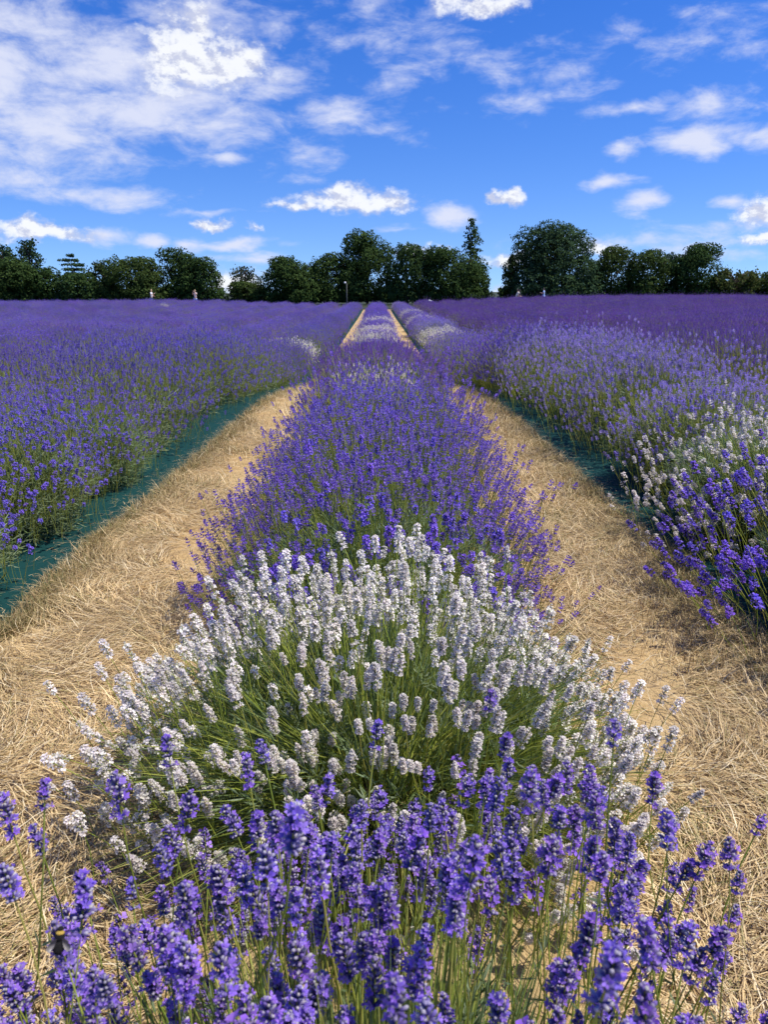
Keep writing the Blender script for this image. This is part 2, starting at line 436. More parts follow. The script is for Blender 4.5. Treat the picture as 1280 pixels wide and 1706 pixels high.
STRAW = [(.66, .485, .235), (.73, .565, .305), (.57, .40, .19), (.75, .63, .40), (.46, .32, .15), (.61, .45, .235), (.32, .215, .10), (.65, .49, .25), (.22, .15, .075), (.34, .28, .11)]
EDGEC = [(.26, .20, .075), (.34, .25, .10), (.17, .17, .055), (.42, .30, .13), (.20, .15, .06), (.13, .15, .045), (.30, .20, .10)]
def build_straw():
    out = []
    for side, tab in ((-1, EDGE_L), (1, EDGE_R)):
        for (y0, y1, dens, ls) in ((.25, 2.2, 12500, .95), (2.2, 4.2, 9000, 1.0), (4.2, 8, 3600, 1.2), (8, 20, 900, 1.6)):
            n = int((y1 - y0) * 1.2 * dens)
            y = rng.uniform(y0, y1, n); e = np.abs(edge(tab, y))
            x = rng.uniform(.30, 1.0, n) * e
            cl = .5 + .5 * np.sin(x * 8 + 3 * np.sin(y * 3.1) + side) * np.sin(y * 5.3 + 2 * np.sin(x * 4))
            P = np.stack([side * x, y, rng.uniform(.002, .022, n) + .012 * cl + gz(side * x, y)], -1)
            swirl = 2.2 * np.sin(x * 3.1 + y * 1.7) + 1.8 * np.sin(y * 2.3 - x * 4.1)
            head = swirl + rng.normal(0, .55, n) + np.pi * rng.integers(0, 2, n)
            L = rng.uniform(.05, .15, n) * ls ** .7
            lift = rng.normal(.12, .22, n); curl = rng.uniform(-.1, .5, n)
            col = pick(STRAW, n)
            patch = np.sin(x * 5.1 + 1.3 * side + 2 * np.sin(y * 1.9)) * np.sin(y * 2.7 + x * 2)
            col *= (1 + .16 * patch)[:, None]
            bare = np.sin(x * 4.3 + side + 1.7 * np.sin(y * 1.35)) * np.sin(y * 1.9 + 1.3 * np.sin(x * 3)) + rng.normal(0, .25, n)
            ok = bare < .50                              # trodden spots where the earth shows
            P, head, L, lift, curl, col = P[ok], head[ok], L[ok], lift[ok], curl[ok], col[ok]; n = int(ok.sum())
            out.append(blades(P, head, L, rng.uniform(.0008, .0018, n) * ls, lift, curl, col))
            # taller unmown fringe along the fabric
            m = int((y1 - y0) * dens * (.62 if side < 0 else .95))
            y = rng.uniform(y0, y1, m); e = np.abs(edge(tab, y))
            fr = .10 + .14 * (side > 0) + .05 * np.sin(y * 4.4 + side) + .04 * np.sin(y * 11)
            off = np.abs(rng.normal(0, 1, m)) * fr
            x = np.where(rng.random(m) < .12, e + rng.uniform(0, .05, m), e - off)
            keep = x > .3
            x, y, off = x[keep], y[keep], off[keep]; m = len(x)
            P = np.stack([side * x, y, np.full(m, .002) + gz(side * x, y)], -1)
            col = pick(EDGEC, m)
            col = col * (1 - np.clip(off / .3, 0, 1))[:, None] + pick(STRAW, m) * np.clip(off / .3, 0, 1)[:, None] * .9
            L = rng.uniform(.03, .085, m) * ls ** .6
            out.append(blades(P, rng.uniform(0, 6.283, m), L, rng.uniform(.0008, .0016, m) * ls, rng.uniform(.5, 1.5, m), rng.uniform(.2, 1.0, m), col))
    for side, tab in ((-1, EDGE_L), (1, EDGE_R)):        # bits blown over the fabric
        n = 1100; y = rng.uniform(1.2, 8, n); x = side * (np.abs(edge(tab, y)) + np.abs(rng.normal(0, .11, n)))
        P = np.stack([x, y, np.full(n, .026)], -1)
        out.append(blades(P, rng.uniform(0, 6.283, n), rng.uniform(.02, .09, n), rng.uniform(.0006, .0014, n), rng.normal(.03, .08, n), rng.uniform(0, .2, n), pick(STRAW, n)))
    # a few green tufts on the right hand path and beside the white bush
    for (cx, cy, r, n, h) in ((1.05, 4.35, .16, 900, .07), (.92, 4.0, .10, 350, .05), (1.2, 4.0, .10, 420, .06), (1.28, 5.0, .12, 500, .06), (.95, 1.46, .03, 60, .06), (.72, 1.55, .15, 700, .07), (-.72, 1.35, .13, 600, .06), (-1.3, 4.1, .12, 400, .06), (1.32, 3.3, .10, 420, .06), (1.25, 5.8, .14, 500, .07), (1.28, 6.8, .16, 500, .07), (1.3, 2.5, .10, 380, .06), (1.1, 7.6, .2, 400, .07), (-1.2, 6.4, .15, 400, .06), (-1.28, 3.1, .08, 240, .05), (-1.25, 5.2, .12, 400, .06)):
        P = np.stack([rng.normal(cx, r * .6, n), rng.normal(cy, r, n), np.full(n, .003)], -1)
        out.append(blades(P, rng.uniform(0, 6.283, n), rng.uniform(.3, 1, n) * h, rng.uniform(.001, .0018, n), rng.uniform(.6, 1.5, n), rng.uniform(.1, .7, n),
                          pick([(.12, .15, .035), (.16, .18, .05), (.22, .20, .07), (.30, .24, .10)], n)))
    V, F, C = merge(out)
    o = obj('dry_grass', mesh('dry_grass', V, F, C, M_STRAW))
    tag(o, 'matted straw coloured cut grass lying on both paths', None, None, 'stuff')
build_straw()

# ------------------------------------------------------------------ lavender
PAL = {
    'violet': dict(cal=[(.10, .06, .27), (.16, .10, .37), (.07, .045, .21), (.22, .16, .42)], tip=[(.44, .38, .58), (.34, .27, .54), (.26, .18, .52)], pet=[(.28, .15, .82), (.34, .20, .86), (.23, .13, .76), (.29, .19, .82)], open=.50),
    'violet_near': dict(cal=[(.15, .10, .37), (.19, .13, .42), (.25, .19, .44), (.12, .08, .31)], tip=[(.58, .54, .60), (.44, .38, .56), (.26, .19, .50), (.64, .60, .56)], pet=[(.33, .17, .77), (.41, .22, .82), (.29, .17, .75), (.44, .27, .84)], open=.34),
    'white': dict(cal=[(.74, .66, .58), (.78, .72, .62), (.70, .62, .58), (.72, .73, .56)], tip=[(.84, .76, .69), (.86, .81, .72), (.80, .71, .67)], pet=[(.90, .82, .78), (.91, .86, .80), (.87, .78, .76), (.90, .85, .74)], open=.60),
    'blue': dict(cal=[(.12, .09, .33), (.20, .16, .44), (.08, .06, .24), (.25, .21, .46)], tip=[(.33, .28, .54), (.26, .21, .50)], pet=[(.25, .155, .78), (.23, .15, .72), (.30, .20, .82)], open=.60),
    'mauve': dict(cal=[(.22, .17, .40), (.27, .22, .44), (.18, .14, .35), (.32, .27, .46)], tip=[(.48, .43, .58), (.42, .37, .56)], pet=[(.33, .23, .76), (.37, .28, .78), (.29, .21, .72)], open=.42),
    'dark': dict(cal=[(.12, .06, .27), (.15, .08, .31), (.095, .05, .22)], tip=[(.22, .13, .40), (.18, .105, .36)], pet=[(.20, .09, .56), (.24, .12, .62)], open=.36),
}
G_STEM = [(.37, .43, .07), (.46, .50, .10), (.29, .36, .06), (.50, .49, .12)]
G_LEAF = [(.165, .235, .08), (.21, .28, .115), (.24, .31, .16), (.14, .20, .065), (.29, .35, .20)]

def head_mesh(pal, L, rad, whorls, ncal, lod, seed, dens=1.0):
    """one flower spike, base at the origin, pointing up; lod 0 fine, 1 medium, 2 coarse, 3 far"""
    r = np.random.default_rng(seed); s = Soup(); p = PAL[pal]
    ch = lambda c: np.array(p[c][r.integers(len(p[c]))]) * r.uniform(.85, 1.15)
    if lod < 2:
        s.add(*tube([(0, 0, -.003), (0, 0, L * .5), (0, 0, L * .97)], [.0012, .0011, .0006], 3, np.array(G_STEM[1]) * .9, False))
    zs = np.linspace(0.0, 1.0, whorls); zs = zs ** .95 * L * .92
    if lod < 2 and r.random() < .6: zs[0] -= L * .16        # the lowest whorl often stands apart
    for w, z in enumerate(zs):
        t = w / max(1, whorls - 1)
        prof = (.78 + .42 * math.sin(math.pi * min(1, t * .9 + .12))) * (1 - .45 * max(0, t - .75) / .25)
        ro = rad * prof
        k = max(3, int(round(ncal * (1 - .35 * t ** 3) * r.uniform(.85, 1.15))))
        a0 = r.uniform(0, 6.28); wopen = p['open'] * r.uniform(.3, 1.7)
        for j in range(k):
            a = a0 + j * 6.283 / k + r.normal(0, .12)
            el = .35 + .75 * t + r.normal(0, .16)
            d = np.array([math.cos(a) * math.cos(el), math.sin(a) * math.cos(el), math.sin(el)])
            side = np.array([-math.sin(a), math.cos(a), 0]); up = np.cross(d, side)
            zz = z + r.normal(0, L * .012)
            b = np.array([math.cos(a) * .0009, math.sin(a) * .0009, zz])
            ln = ro * r.uniform(.72, 1.0) * (.80 if lod < 2 else 1.0)
            cc, ct = ch('cal'), ch('tip')
            is_open = r.random() < wopen and t < .93
            if lod == 0:
                n = 5; ang = np.arange(n) * 6.283 / n
                ring = np.cos(ang)[:, None] * side + np.sin(ang)[:, None] * up
                wd = rad * .145
                V = np.concatenate([b + ring * wd * .45, b + d * ln * .45 + ring * wd * 1.05, b + d * ln * .9 + ring * wd * .9, (b + d * ln * 1.04)[None]])
                F = []
                for q in range(2):
                    for i in range(n):
                        x0, x1 = q * n + i, q * n + (i + 1) % n
                        F += [(x0, x1, x1 + n), (x0, x1 + n, x0 + n)]
                for i in range(n): F.append((2 * n + i, 2 * n + (i + 1) % n, 3 * n))
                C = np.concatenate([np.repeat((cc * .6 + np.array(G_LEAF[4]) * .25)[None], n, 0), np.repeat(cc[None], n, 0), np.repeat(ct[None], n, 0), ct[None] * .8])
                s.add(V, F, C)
                if is_open or r.random() < .12:
                    pc = ch('pet'); c0 = b + d * ln * 1.02; f = 1.0 if is_open else .5
                    pr = rad * r.uniform(.30, .48) * f
                    for q in range(5):
                        aa = q * 6.283 / 5 + .3 + r.normal(0, .12)
                        rr = math.cos(aa) * side + math.sin(aa) * up; tt = -math.sin(aa) * side + math.cos(aa) * up
                        fwd = d * pr * r.uniform(.25, .8)
                        sz = pr * (1.15 if q < 2 else .85)
                        V = np.array([c0 - d * ln * .1, c0 + rr * sz * .6 - tt * sz * .34 + fwd * .6, c0 + rr * sz + fwd, c0 + rr * sz * .6 + tt * sz * .34 + fwd * .6, c0 + rr * sz * .62 + fwd * .35])
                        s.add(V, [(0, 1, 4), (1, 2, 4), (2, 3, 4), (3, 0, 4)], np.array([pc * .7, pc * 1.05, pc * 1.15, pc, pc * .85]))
            elif lod == 1:
                wd = rad * .17
                V = np.array([b, b + d * ln * .55 + side * wd, b + d * ln * .55 - side * wd * .6 + up * wd, b + d * ln * .55 - side * wd * .6 - up * wd, b + d * ln * 1.02])
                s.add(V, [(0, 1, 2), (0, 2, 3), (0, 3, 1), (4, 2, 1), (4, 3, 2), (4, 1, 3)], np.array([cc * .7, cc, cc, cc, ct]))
                if is_open:
                    pc = ch('pet'); c0 = b + d * ln * .95; pr = rad * r.uniform(.45, .62)
                    for q in range(3):
                        aa = q * 2.094 + r.uniform(0, 1)
                        rr = math.cos(aa) * side + math.sin(aa) * up; tt = -math.sin(aa) * side + math.cos(aa) * up
                        V = np.array([c0, c0 + rr * pr * .6 - tt * pr * .5 + d * pr * .4, c0 + rr * pr + d * pr * .5, c0 + rr * pr * .6 + tt * pr * .5 + d * pr * .4])
                        s.add(V, [(0, 1, 2), (0, 2, 3)], np.array([pc * .75, pc, pc * 1.1, pc]))
            else:
                q = .34 if lod == 2 else .55
                c1 = ch('pet') if is_open or r.random() < wopen * .35 else cc
                V = np.array([b, b + d * ln * .8 + side * rad * q, b + d * ln * 1.08 + up * rad * .1, b + d * ln * .8 - side * rad * q])
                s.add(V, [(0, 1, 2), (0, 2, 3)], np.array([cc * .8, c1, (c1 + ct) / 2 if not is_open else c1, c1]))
    return s.get()

def stalk_mesh(L, bend, rad=.0011, seg=5, sides=4, leafpair=True, seed=0):
    """a flower stalk of length about L starting at the origin, bending towards +x; returns mesh, end point, end direction"""
    r = np.random.default_rng(seed)
    t = np.linspace(0, 1, seg + 1)
    x = bend * L * (t ** 2) ; z = L * t * (1 - .25 * bend * t)
    y = .02 * L * np.sin(t * 5 + seed)
    pts = np.stack([x, y, z], -1)
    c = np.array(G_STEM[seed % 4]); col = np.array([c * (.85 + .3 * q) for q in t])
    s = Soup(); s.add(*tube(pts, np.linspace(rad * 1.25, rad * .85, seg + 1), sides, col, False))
    if leafpair:
        for q in range(2):
            i = 1 + q; b = pts[i]
            for sg in (-1, 1):
                d = norm(np.array([sg * r.uniform(.3, .6), r.normal(0, .3), 1.0])); sd = norm(np.cross(d, [0, 1, .2])); l = r.uniform(.02, .045)
                V = np.array([b, b + d * l * .45 + sd * .0016, b + d * l, b + d * l * .45 - sd * .0016]); 
                s.add(V, [(0, 1, 2), (0, 2, 3)], np.array(G_LEAF[(q + seed) % 5]))
    d = norm(pts[-1] - pts[-2])
    return s.get(), pts[-1], d

def shoot_mesh(seed, n=9, L=.085):
    """a leafy grey-green shoot: narrow leaves in pairs up a short stem"""
    r = np.random.default_rng(seed); s = Soup()
    for i in range(n):
        t = i / n; a = i * 2.4 + r.normal(0, .3); el = .45 + .75 * t
        d = np.array([math.cos(a) * math.cos(el), math.sin(a) * math.cos(el), math.sin(el)])
        sd = np.array([-math.sin(a), math.cos(a), 0]); up = np.cross(sd, d); b = np.array([0, 0, L * t * .75]); l = r.uniform(.028, .048); w = r.uniform(.0017, .0027)
        c = np.array(G_LEAF[r.integers(5)]) * r.uniform(.8, 1.2)
        V = np.array([b, b + d * l * .5 + sd * w + up * .002, b + d * l + np.array([0, 0, .004]), b + d * l * .5 - sd * w + up * .002])
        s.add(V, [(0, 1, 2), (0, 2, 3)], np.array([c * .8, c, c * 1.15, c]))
    return s.get()
SHOOTS = [shoot_mesh(i) for i in range(5)]

def dome_dirs(n, th_max=1.65, top_bias=0.0, r=None):
    """directions over a dome, evenly spread; top_bias thins out the sides"""
    r = r or rng
    u = r.random(n); cmin = math.cos(th_max)
    c = 1 - u ** (1 + top_bias) * (1 - cmin)
    s = np.sqrt(np.maximum(0, 1 - c * c)); ph = r.uniform(0, 2 * np.pi, n)
    return np.stack([s * np.cos(ph), s * np.sin(ph), c], -1)

def boxy(d, box):
    """squares up a dome: flatter top, steeper flanks"""
    if box >= 1: return d
    h = np.linalg.norm(d[:, :2], axis=1, keepdims=True); c = np.clip(d[:, 2:3], -1, 1)
    return np.concatenate([d[:, :2] / np.maximum(h, 1e-6) * h ** box, np.sign(c) * np.abs(c) ** box], 1)

def foliage_mesh(seed, R, H, n_shoot, n_stem, stem_r=None, leaf_mul=1.0, stem_top=.9, lod=0, box=1.0):
    """leafy body of a bush of radius R and height H: shoots over the dome, wiry stems fanning out through it, brown wood inside"""
    global rng
    keep = rng; rng = np.random.default_rng(seed); r = rng
    parts = []
    d = dome_dirs(n_shoot, 1.62)
    rad = np.where(r.random(n_shoot) < .75, r.uniform(.8, 1.05, n_shoot), r.uniform(.3, .8, n_shoot))
    lump = 1 + .10 * np.sin(d[:, 0] * 5 + seed) * np.sin(d[:, 1] * 6 + seed * 2) + .06 * np.sin(d[:, 2] * 9 + d[:, 0] * 7)
    P = boxy(d, box) * (rad * lump)[:, None] * np.array([R, R, H]); P[:, 2] = np.maximum(P[:, 2] - .02, .012)
    P[:, :2] *= (.74 + .26 * np.clip(P[:, 2] / (H * .45), 0, 1))[:, None]          # drawn in towards the ground
    D = d * np.array([1, 1, .6]) + np.array([0, 0, .55]) + r.normal(0, .22, (n_shoot, 3))
    big = r.uniform(.75, 1.25, n_shoot) * leaf_mul
    for i in range(5):
        q = slice(i, None, 5)
        parts.append(join(SHOOTS[i], frames(P[q], D[q], big[q]), r.uniform(.75, 1.2, (len(P[q]), 1)) * np.ones(3)))
    # wiry stems and long narrow leaves
    d = boxy(dome_dirs(n_stem, 1.5), box); k = (stem_r or R)
    tip = d * np.array([k, k, H * 1.0 + .12]) * r.uniform(.65, stem_top + .15, (n_stem, 1)) + np.array([0, 0, .03])
    base = tip * np.array([.38, .38, .15]) + np.array([0, 0, .02])
    midp = base * .45 + tip * .55 + np.array([0, 0, .05]) * r.uniform(.2, 1.2, (n_stem, 1))
    side = norm(np.cross(tip - base, r.normal(0, 1, (n_stem, 3)))); w = r.uniform(.0009, .0019, (n_stem, 1)) * leaf_mul
    V = np.stack([base - side * w, base + side * w, midp - side * w, midp + side * w, tip], 1)
    F = (np.array([(0, 1, 3), (0, 3, 2), (2, 3, 4)])[None] + (np.arange(n_stem) * 5)[:, None, None]).reshape(-1, 3)
    C = np.repeat(pick(G_STEM + G_LEAF[:2], n_stem, .2)[:, None], 5, 1)
    parts.append((V.reshape(-1, 3), F, C.reshape(-1, 3)))
    for i in range(14 if lod == 0 else 5):
        a = r.uniform(0, 6.28); e = np.array([math.cos(a), math.sin(a), 0])
        parts.append(tube([e * .03, e * R * .3 + [0, 0, H * .25], e * R * .6 + [0, 0, H * .6]], [.008, .006, .003], 4, (.10, .075, .05), False))
    rng = keep
    return merge(parts)

def spike_set(seed, n, R, H, th_max=1.6, top_bias=.0, z0=.04, lean=.55, jitter=.10, length=(.22, .34), box=1.0):
    """tips, stalk directions and lengths of the flower spikes of a bush"""
    r = np.random.default_rng(seed)
    d = dome_dirs(n, th_max, top_bias, r)
    ph = np.arctan2(d[:, 1], d[:, 0])
    lump = 1 + .07 * np.sin(3 * ph + seed) + .06 * np.sin(5 * ph + 2 * seed) * d[:, 2] + r.normal(0, jitter, n)
    ext = np.where(r.random(n) < .06, r.uniform(1.05, 1.25, n), 1.0)          # stragglers
    b_ = boxy(d, box)
    tip = b_ * (lump * ext)[:, None] * np.array([R, R, H - z0]) + np.array([0, 0, z0])
    tip[:, 2] = np.maximum(tip[:, 2], .05)
    D = d * np.array([1, 1, .8]) * lean + np.array([0, 0, 1 - lean]) + r.normal(0, .10, (n, 3))
    D[:, 2] = np.maximum(D[:, 2], .10)
    return tip, norm(D), r.uniform(*length, n)

SPIKES = {}
def spike_protos(pal, L, rad, whorls, ncal, lod, nvar, stalk_len, bends, key):
    """list of (mesh arrays of stalk, end, dir, mesh arrays of head)"""
    out = []
    for i in range(nvar):
        h = head_mesh(pal, L * (.8 + .4 * ((i * 7) % nvar) / nvar), rad, whorls, ncal, lod, 100 * i + 3 + hash_name(key))
        st = stalk_mesh(stalk_len, bends[i % len(bends)], .0011, 5 if lod < 2 else 2, 4 if lod == 0 else 3, lod == 0, i)
        out.append((st, h))
    return out

def hash_name(s): return sum((i + 1) * ord(c) for i, c in enumerate(s)) % 977

def attach(st, h):
    """stalk and head in one mesh"""
    (S, e, d), (V, F, C) = st, h
    M = frames(e[None], d[None], 1.0, np.array([.3]))
    return merge([S, join((V, F, C), M)]), None

def spike_matrices(tip, D, ln, proto_len, bend, seed):
    """place a stalk so that its upper end reaches the tip with direction D; the stalk comes up from the middle of the bush"""
    r = np.random.default_rng(seed); n = len(tip)
    out = np.cross(np.cross(D, np.array([0, 0, 1.])), D)
    M = np.zeros((n, 4, 4))
    # local x (the bend) points away from the bush axis and down, so stalks start upright and lean outward
    hor = norm(tip * np.array([1, 1, 0]) + 1e-4)
    a0 = math.atan2(2 * bend, 1 - .5 * bend)            # end angle of the proto from its own z axis
    z = D; xb = norm(hor - z * np.sum(hor * z, 1, keepdims=True) + r.normal(0, .12, (n, 3)))
    xb = norm(xb - z * np.sum(xb * z, 1, keepdims=True))
    Z = math.cos(a0) * z - math.sin(a0) * xb; X = math.sin(a0) * z + math.cos(a0) * xb
    X = norm(X); Z = norm(Z); Y = np.cross(Z, X)
    s = (ln / proto_len)[:, None]
    M[:, :3, 0] = X * s; M[:, :3, 1] = Y * s; M[:, :3, 2] = Z * s; M[:, 3, 3] = 1
    return M

def set_base(M, e, tip):
    M[:, :3, 3] = tip - np.einsum('nij,j->ni', M[:, :3, :3], e)
    return M

TIPS = {}
BENDS = (.10, .22, .34, .05)
CAMP = np.array([0, 0, CAM_H])

def in_view(P, margin=60):
    Mi = np.array(CAM_M.inverted())
    q = P @ Mi[:3, :3].T + Mi[:3, 3]
    d = -q[:, 2]; x = 640 + F_PX * q[:, 0] / np.maximum(d, .05); y = 853 - F_PX * q[:, 1] / np.maximum(d, .05)
    return (d > .1) & (x > -margin) & (x < 1280 + margin) & (y > -margin) & (y < 1706 + margin)

def fine_bush(name, loc, label, group, pal, R, H, n, fol, L, rad, whorls, ncal, lod, split, seed,
              top_bias=.2, th_max=1.6, lean=.55, length=(.22, .34), rest_lod=2, n_parts=300, jitter=.10, squash=1.0, box=1.0, cat='lavender bush'):
    """a bush whose flower spikes are objects of their own (the n_parts nearest to the viewer), the rest one part"""
    root = empty('lavender_bush', loc)
    tag(root, label, cat, group)
    f = obj('foliage', fol, root, kind='stuff'); f.rotation_euler.z = seed * 1.7
    tip, D, ln = spike_set(seed, n, R, H, th_max, top_bias, lean=lean, jitter=jitter, length=length, box=box)
    tip[:, 1] *= squash
    key = name
    if key not in SPIKES:
        pr = spike_protos(pal, L, rad, whorls, ncal, lod, 8 if lod == 0 else 6, .3, BENDS, key)
        rest = spike_protos(pal, L, rad * 1.05, max(4, whorls - 1), max(4, ncal - 2), rest_lod, 4, .3, BENDS, key + 'r')
        ms = []
        for st, h in pr:
            if split: ms.append((mesh('flower_stalk', *st[0], M_GREEN), mesh('flower_head', *h, M_FLOWER)))
            else:
                (V, F, C), _ = attach(st, h)
                mi = np.zeros(len(F), int); mi[len(st[0][1]):] = 1
                ms.append((mesh('flower_spike', V, F, C, (M_GREEN, M_FLOWER), mi=mi), None))
        SPIKES[key] = (pr, ms, [attach(st, h)[0] + (st,) for st, h in rest])
    pr, ms, rest = SPIKES[key]
    W = tip + np.asarray(loc)
    TIPS[name] = (W, D)
    dist = np.linalg.norm(W - CAMP, axis=1)
    toward = np.sum(norm(CAMP - np.asarray(loc)) * norm(tip - np.array([0, 0, H * .3])), 1)
    score = dist - .5 * np.minimum(toward, .6) + np.where(in_view(W), 0, 3.0)
    order = np.argsort(score); first, later = order[:n_parts], order[n_parts:]
    var = np.random.default_rng(seed + 5).integers(0, len(pr), n)
    for v in range(len(pr)):
        ids = first[var[first] == v]
        if not len(ids): continue
        st = pr[v][0]
        M = set_base(spike_matrices(tip[ids], D[ids], ln[ids], .3, BENDS[v % 4], seed + v), st[1], tip[ids])
        hm = frames(st[1][None], st[2][None], 1.0, np.array([.3]))[0]
        hs = np.random.default_rng(seed + v).uniform(.72, 1.18, len(ids))
        for q, i in enumerate(ids):
            if split:
                a = obj('flower_stalk', ms[v][0], root); a.matrix_local = Matrix(M[q].tolist())
                b = obj('flower_head', ms[v][1], a)
                k = hs[q] * .3 / ln[i]
                mm = hm.copy(); mm[:3, :3] *= k
                b.matrix_local = Matrix(mm.tolist())
            else:
                a = obj('flower_spike', ms[v][0], root); a.matrix_local = Matrix(M[q].tolist())
    if len(later):
        parts = []
        for v in range(4):
            ids = later[var[later] % 4 == v]
            if not len(ids): continue
            V, F, C, st = rest[v]
            M = set_base(spike_matrices(tip[ids], D[ids], ln[ids], .3, BENDS[v], seed + 50 + v), st[1], tip[ids])
            parts.append(join((V, F, C), M, rng.uniform(.8, 1.2, (len(ids), 1)) * np.ones(3)))
        obj('flower_spikes', mesh('flower_spikes', *merge(parts), M_FLOWER), root, kind='stuff')
    return root

# leafy bodies shared between the bushes
FOL_FRONT = mesh('foliage', *foliage_mesh(1, .42, .40, 1300, 4600, .50, 1.0, 1.15), M_GREEN)
FOL_WHITE = mesh('foliage', *foliage_mesh(2, .58, .38, 1500, 5200, .70, 1.0, 1.05), M_GREEN)
FOL_MID = [mesh('foliage', *foliage_mesh(3 + i, .58, .42, 1100, 2000, .64, 1.1, .9), M_GREEN) for i in range(2)]
FOL_SIDE = [mesh('foliage', *foliage_mesh(6 + i, .58, .50, 2500, 4600, .60, 1.15, 1.0, box=.66), M_GREEN) for i in range(2)]

G_C, G_L, G_R = 'lavender bushes of the middle row', 'lavender bushes of the row left of the path', 'lavender bushes of the row right of the path'
fine_bush('front', (0, .55, 0), 'vivid violet lavender bush nearest the camera, at the bottom edge', G_C, 'violet_near', .66, .64, 880, FOL_FRONT, .046, .0130, 6, 8, 0, True, 11, rest_lod=1,
          top_bias=.1, th_max=1.38, lean=.34, length=(.26, .40), n_parts=300, jitter=.10)
fine_bush('white', (0, 1.80, 0), 'white flowered lavender bush in the middle row behind the nearest violet bush', G_C, 'white', .67, .54, 1150, FOL_WHITE, .048, .0106, 7, 9, 0, True, 23,
          top_bias=.12, th_max=1.52, lean=.40, length=(.24, .36), n_parts=300, jitter=.10, squash=.86, rest_lod=1)
for i, (y, r_, h_) in enumerate(((2.98, .72, .62), (4.02, .75, .65), (5.05, .72, .66))):
    fine_bush('mid', (0.0, y, 0), ('deep violet lavender bush right behind the white bush in the middle row', 'second violet lavender bush behind the white bush in the middle row', 'third violet lavender bush behind the white bush in the middle row')[i],
              G_C, 'violet', r_, h_, (1500, 1500, 1500)[i], FOL_MID[i % 2], .042, .0140, 5, 7, 1, False, 31 + i, top_bias=.08, th_max=1.5, lean=.42, length=(.2, .3), jitter=.075)
for i, (y, lab) in enumerate(((3.02, 'blue violet bush with bare green side nearest in the row left of the path'), (4.13, 'second nearest blue violet bush in the row left of the path'), (5.22, 'third nearest blue violet bush in the row left of the path'))):
    fine_bush('left', (-2.22, y, 0), lab, G_L, 'blue', .70, .64, 1800, FOL_SIDE[i % 2], .036, .0138, 4, 7, 1, False, 41 + i, top_bias=.7, th_max=1.40, lean=.30, box=.64, length=(.16, .24))
fine_bush('rightnear', (2.16, 2.80, 0), 'sprawling violet bush at the right edge in front of the white bush', G_R, 'violet', .94, .60, 1000, FOL_SIDE[0], .050, .0142, 6, 7, 1, False, 51, top_bias=.1, th_max=1.45, lean=.58, length=(.26, .36))
fine_bush('rightwhite', (2.2, 3.95, 0), 'white flowered bush in the row right of the path', G_R, 'white', .80, .64, 1000, FOL_SIDE[1], .042, .0142, 5, 7, 1, False, 52, top_bias=.1, th_max=1.5, lean=.5, length=(.2, .3))
fine_bush('rightmauve', (2.28, 5.05, 0), 'pale mauve bush just behind the white bush right of the path', G_R, 'mauve', .68, .65, 1600, FOL_SIDE[0], .038, .0138, 5, 7, 1, False, 53, top_bias=.4, th_max=1.42, lean=.34, box=.68, length=(.18, .26))

# ---- simpler bushes for the rest of the rows: one mesh for the leaves, one for the flowers
def simple_bush(pal, seed, R, H, n, lod, L, rad, whorls, ncal, top_bias, lean, length, fol_n=(420, 700), th_max=1.48, box=.72):
    tip, D, ln = spike_set(seed, n, R, H, th_max, top_bias, lean=lean, length=length, box=box)
    pr = spike_protos(pal, L, rad, whorls, ncal, lod, 4, .3, BENDS, pal + 's%d' % lod)
    var = np.random.default_rng(seed).integers(0, 4, n); parts = []
    for v in range(4):
        ids = np.where(var == v)[0]; (V, F, C), _ = attach(*pr[v])
        M = set_base(spike_matrices(tip[ids], D[ids], ln[ids], .3, BENDS[v], seed + v), pr[v][0][1], tip[ids])
        parts.append(join((V, F, C), M, np.random.default_rng(seed + v).uniform(.78, 1.22, (len(ids), 1)) * np.ones(3)))
    fl = merge(parts)
    fo = foliage_mesh(seed, R * .76, H * .72, fol_n[0], fol_n[1], R * .82, 1.5, .85, lod=1, box=box)
    return fo, fl

VAR = {}
for pal, R, H, n, L, rad, tb, lean, ln in (('violet', .72, .66, 1500, .042, .0150, .2, .42, (.2, .3)), ('blue', .71, .66, 1450, .038, .0150, .7, .34, (.16, .24)),
                                           ('mauve', .71, .65, 1450, .038, .0150, .5, .36, (.18, .26)), ('dark', .88, .80, 1500, .066, .0110, .22, .50, (.3, .42)), ('white', .71, .64, 1200, .042, .0150, .2, .42, (.2, .3))):
    for i in range(3):
        fo, fl = simple_bush(pal, 200 + 10 * i + hash_name(pal) % 50, R, H, n, 2, L, rad, 5, 5, tb, lean, ln)
        VAR[pal, i] = (mesh('foliage', *fo, M_GREEN), mesh('flower_spikes', *fl, M_FLOWER))
    fo, fl = simple_bush(pal, 300 + hash_name(pal) % 50, R, H, n, 3, L * 1.1, rad * 1.45, 3, 4, tb, lean, ln, (200, 300))
    V, F, C = merge([fo, fl]); mi = np.zeros(len(F), int); mi[len(fo[1]):] = 1
    VAR[pal, 'far'] = mesh('lavender_bush', V, F, C, (M_GREEN, M_FLOWER), mi=mi)

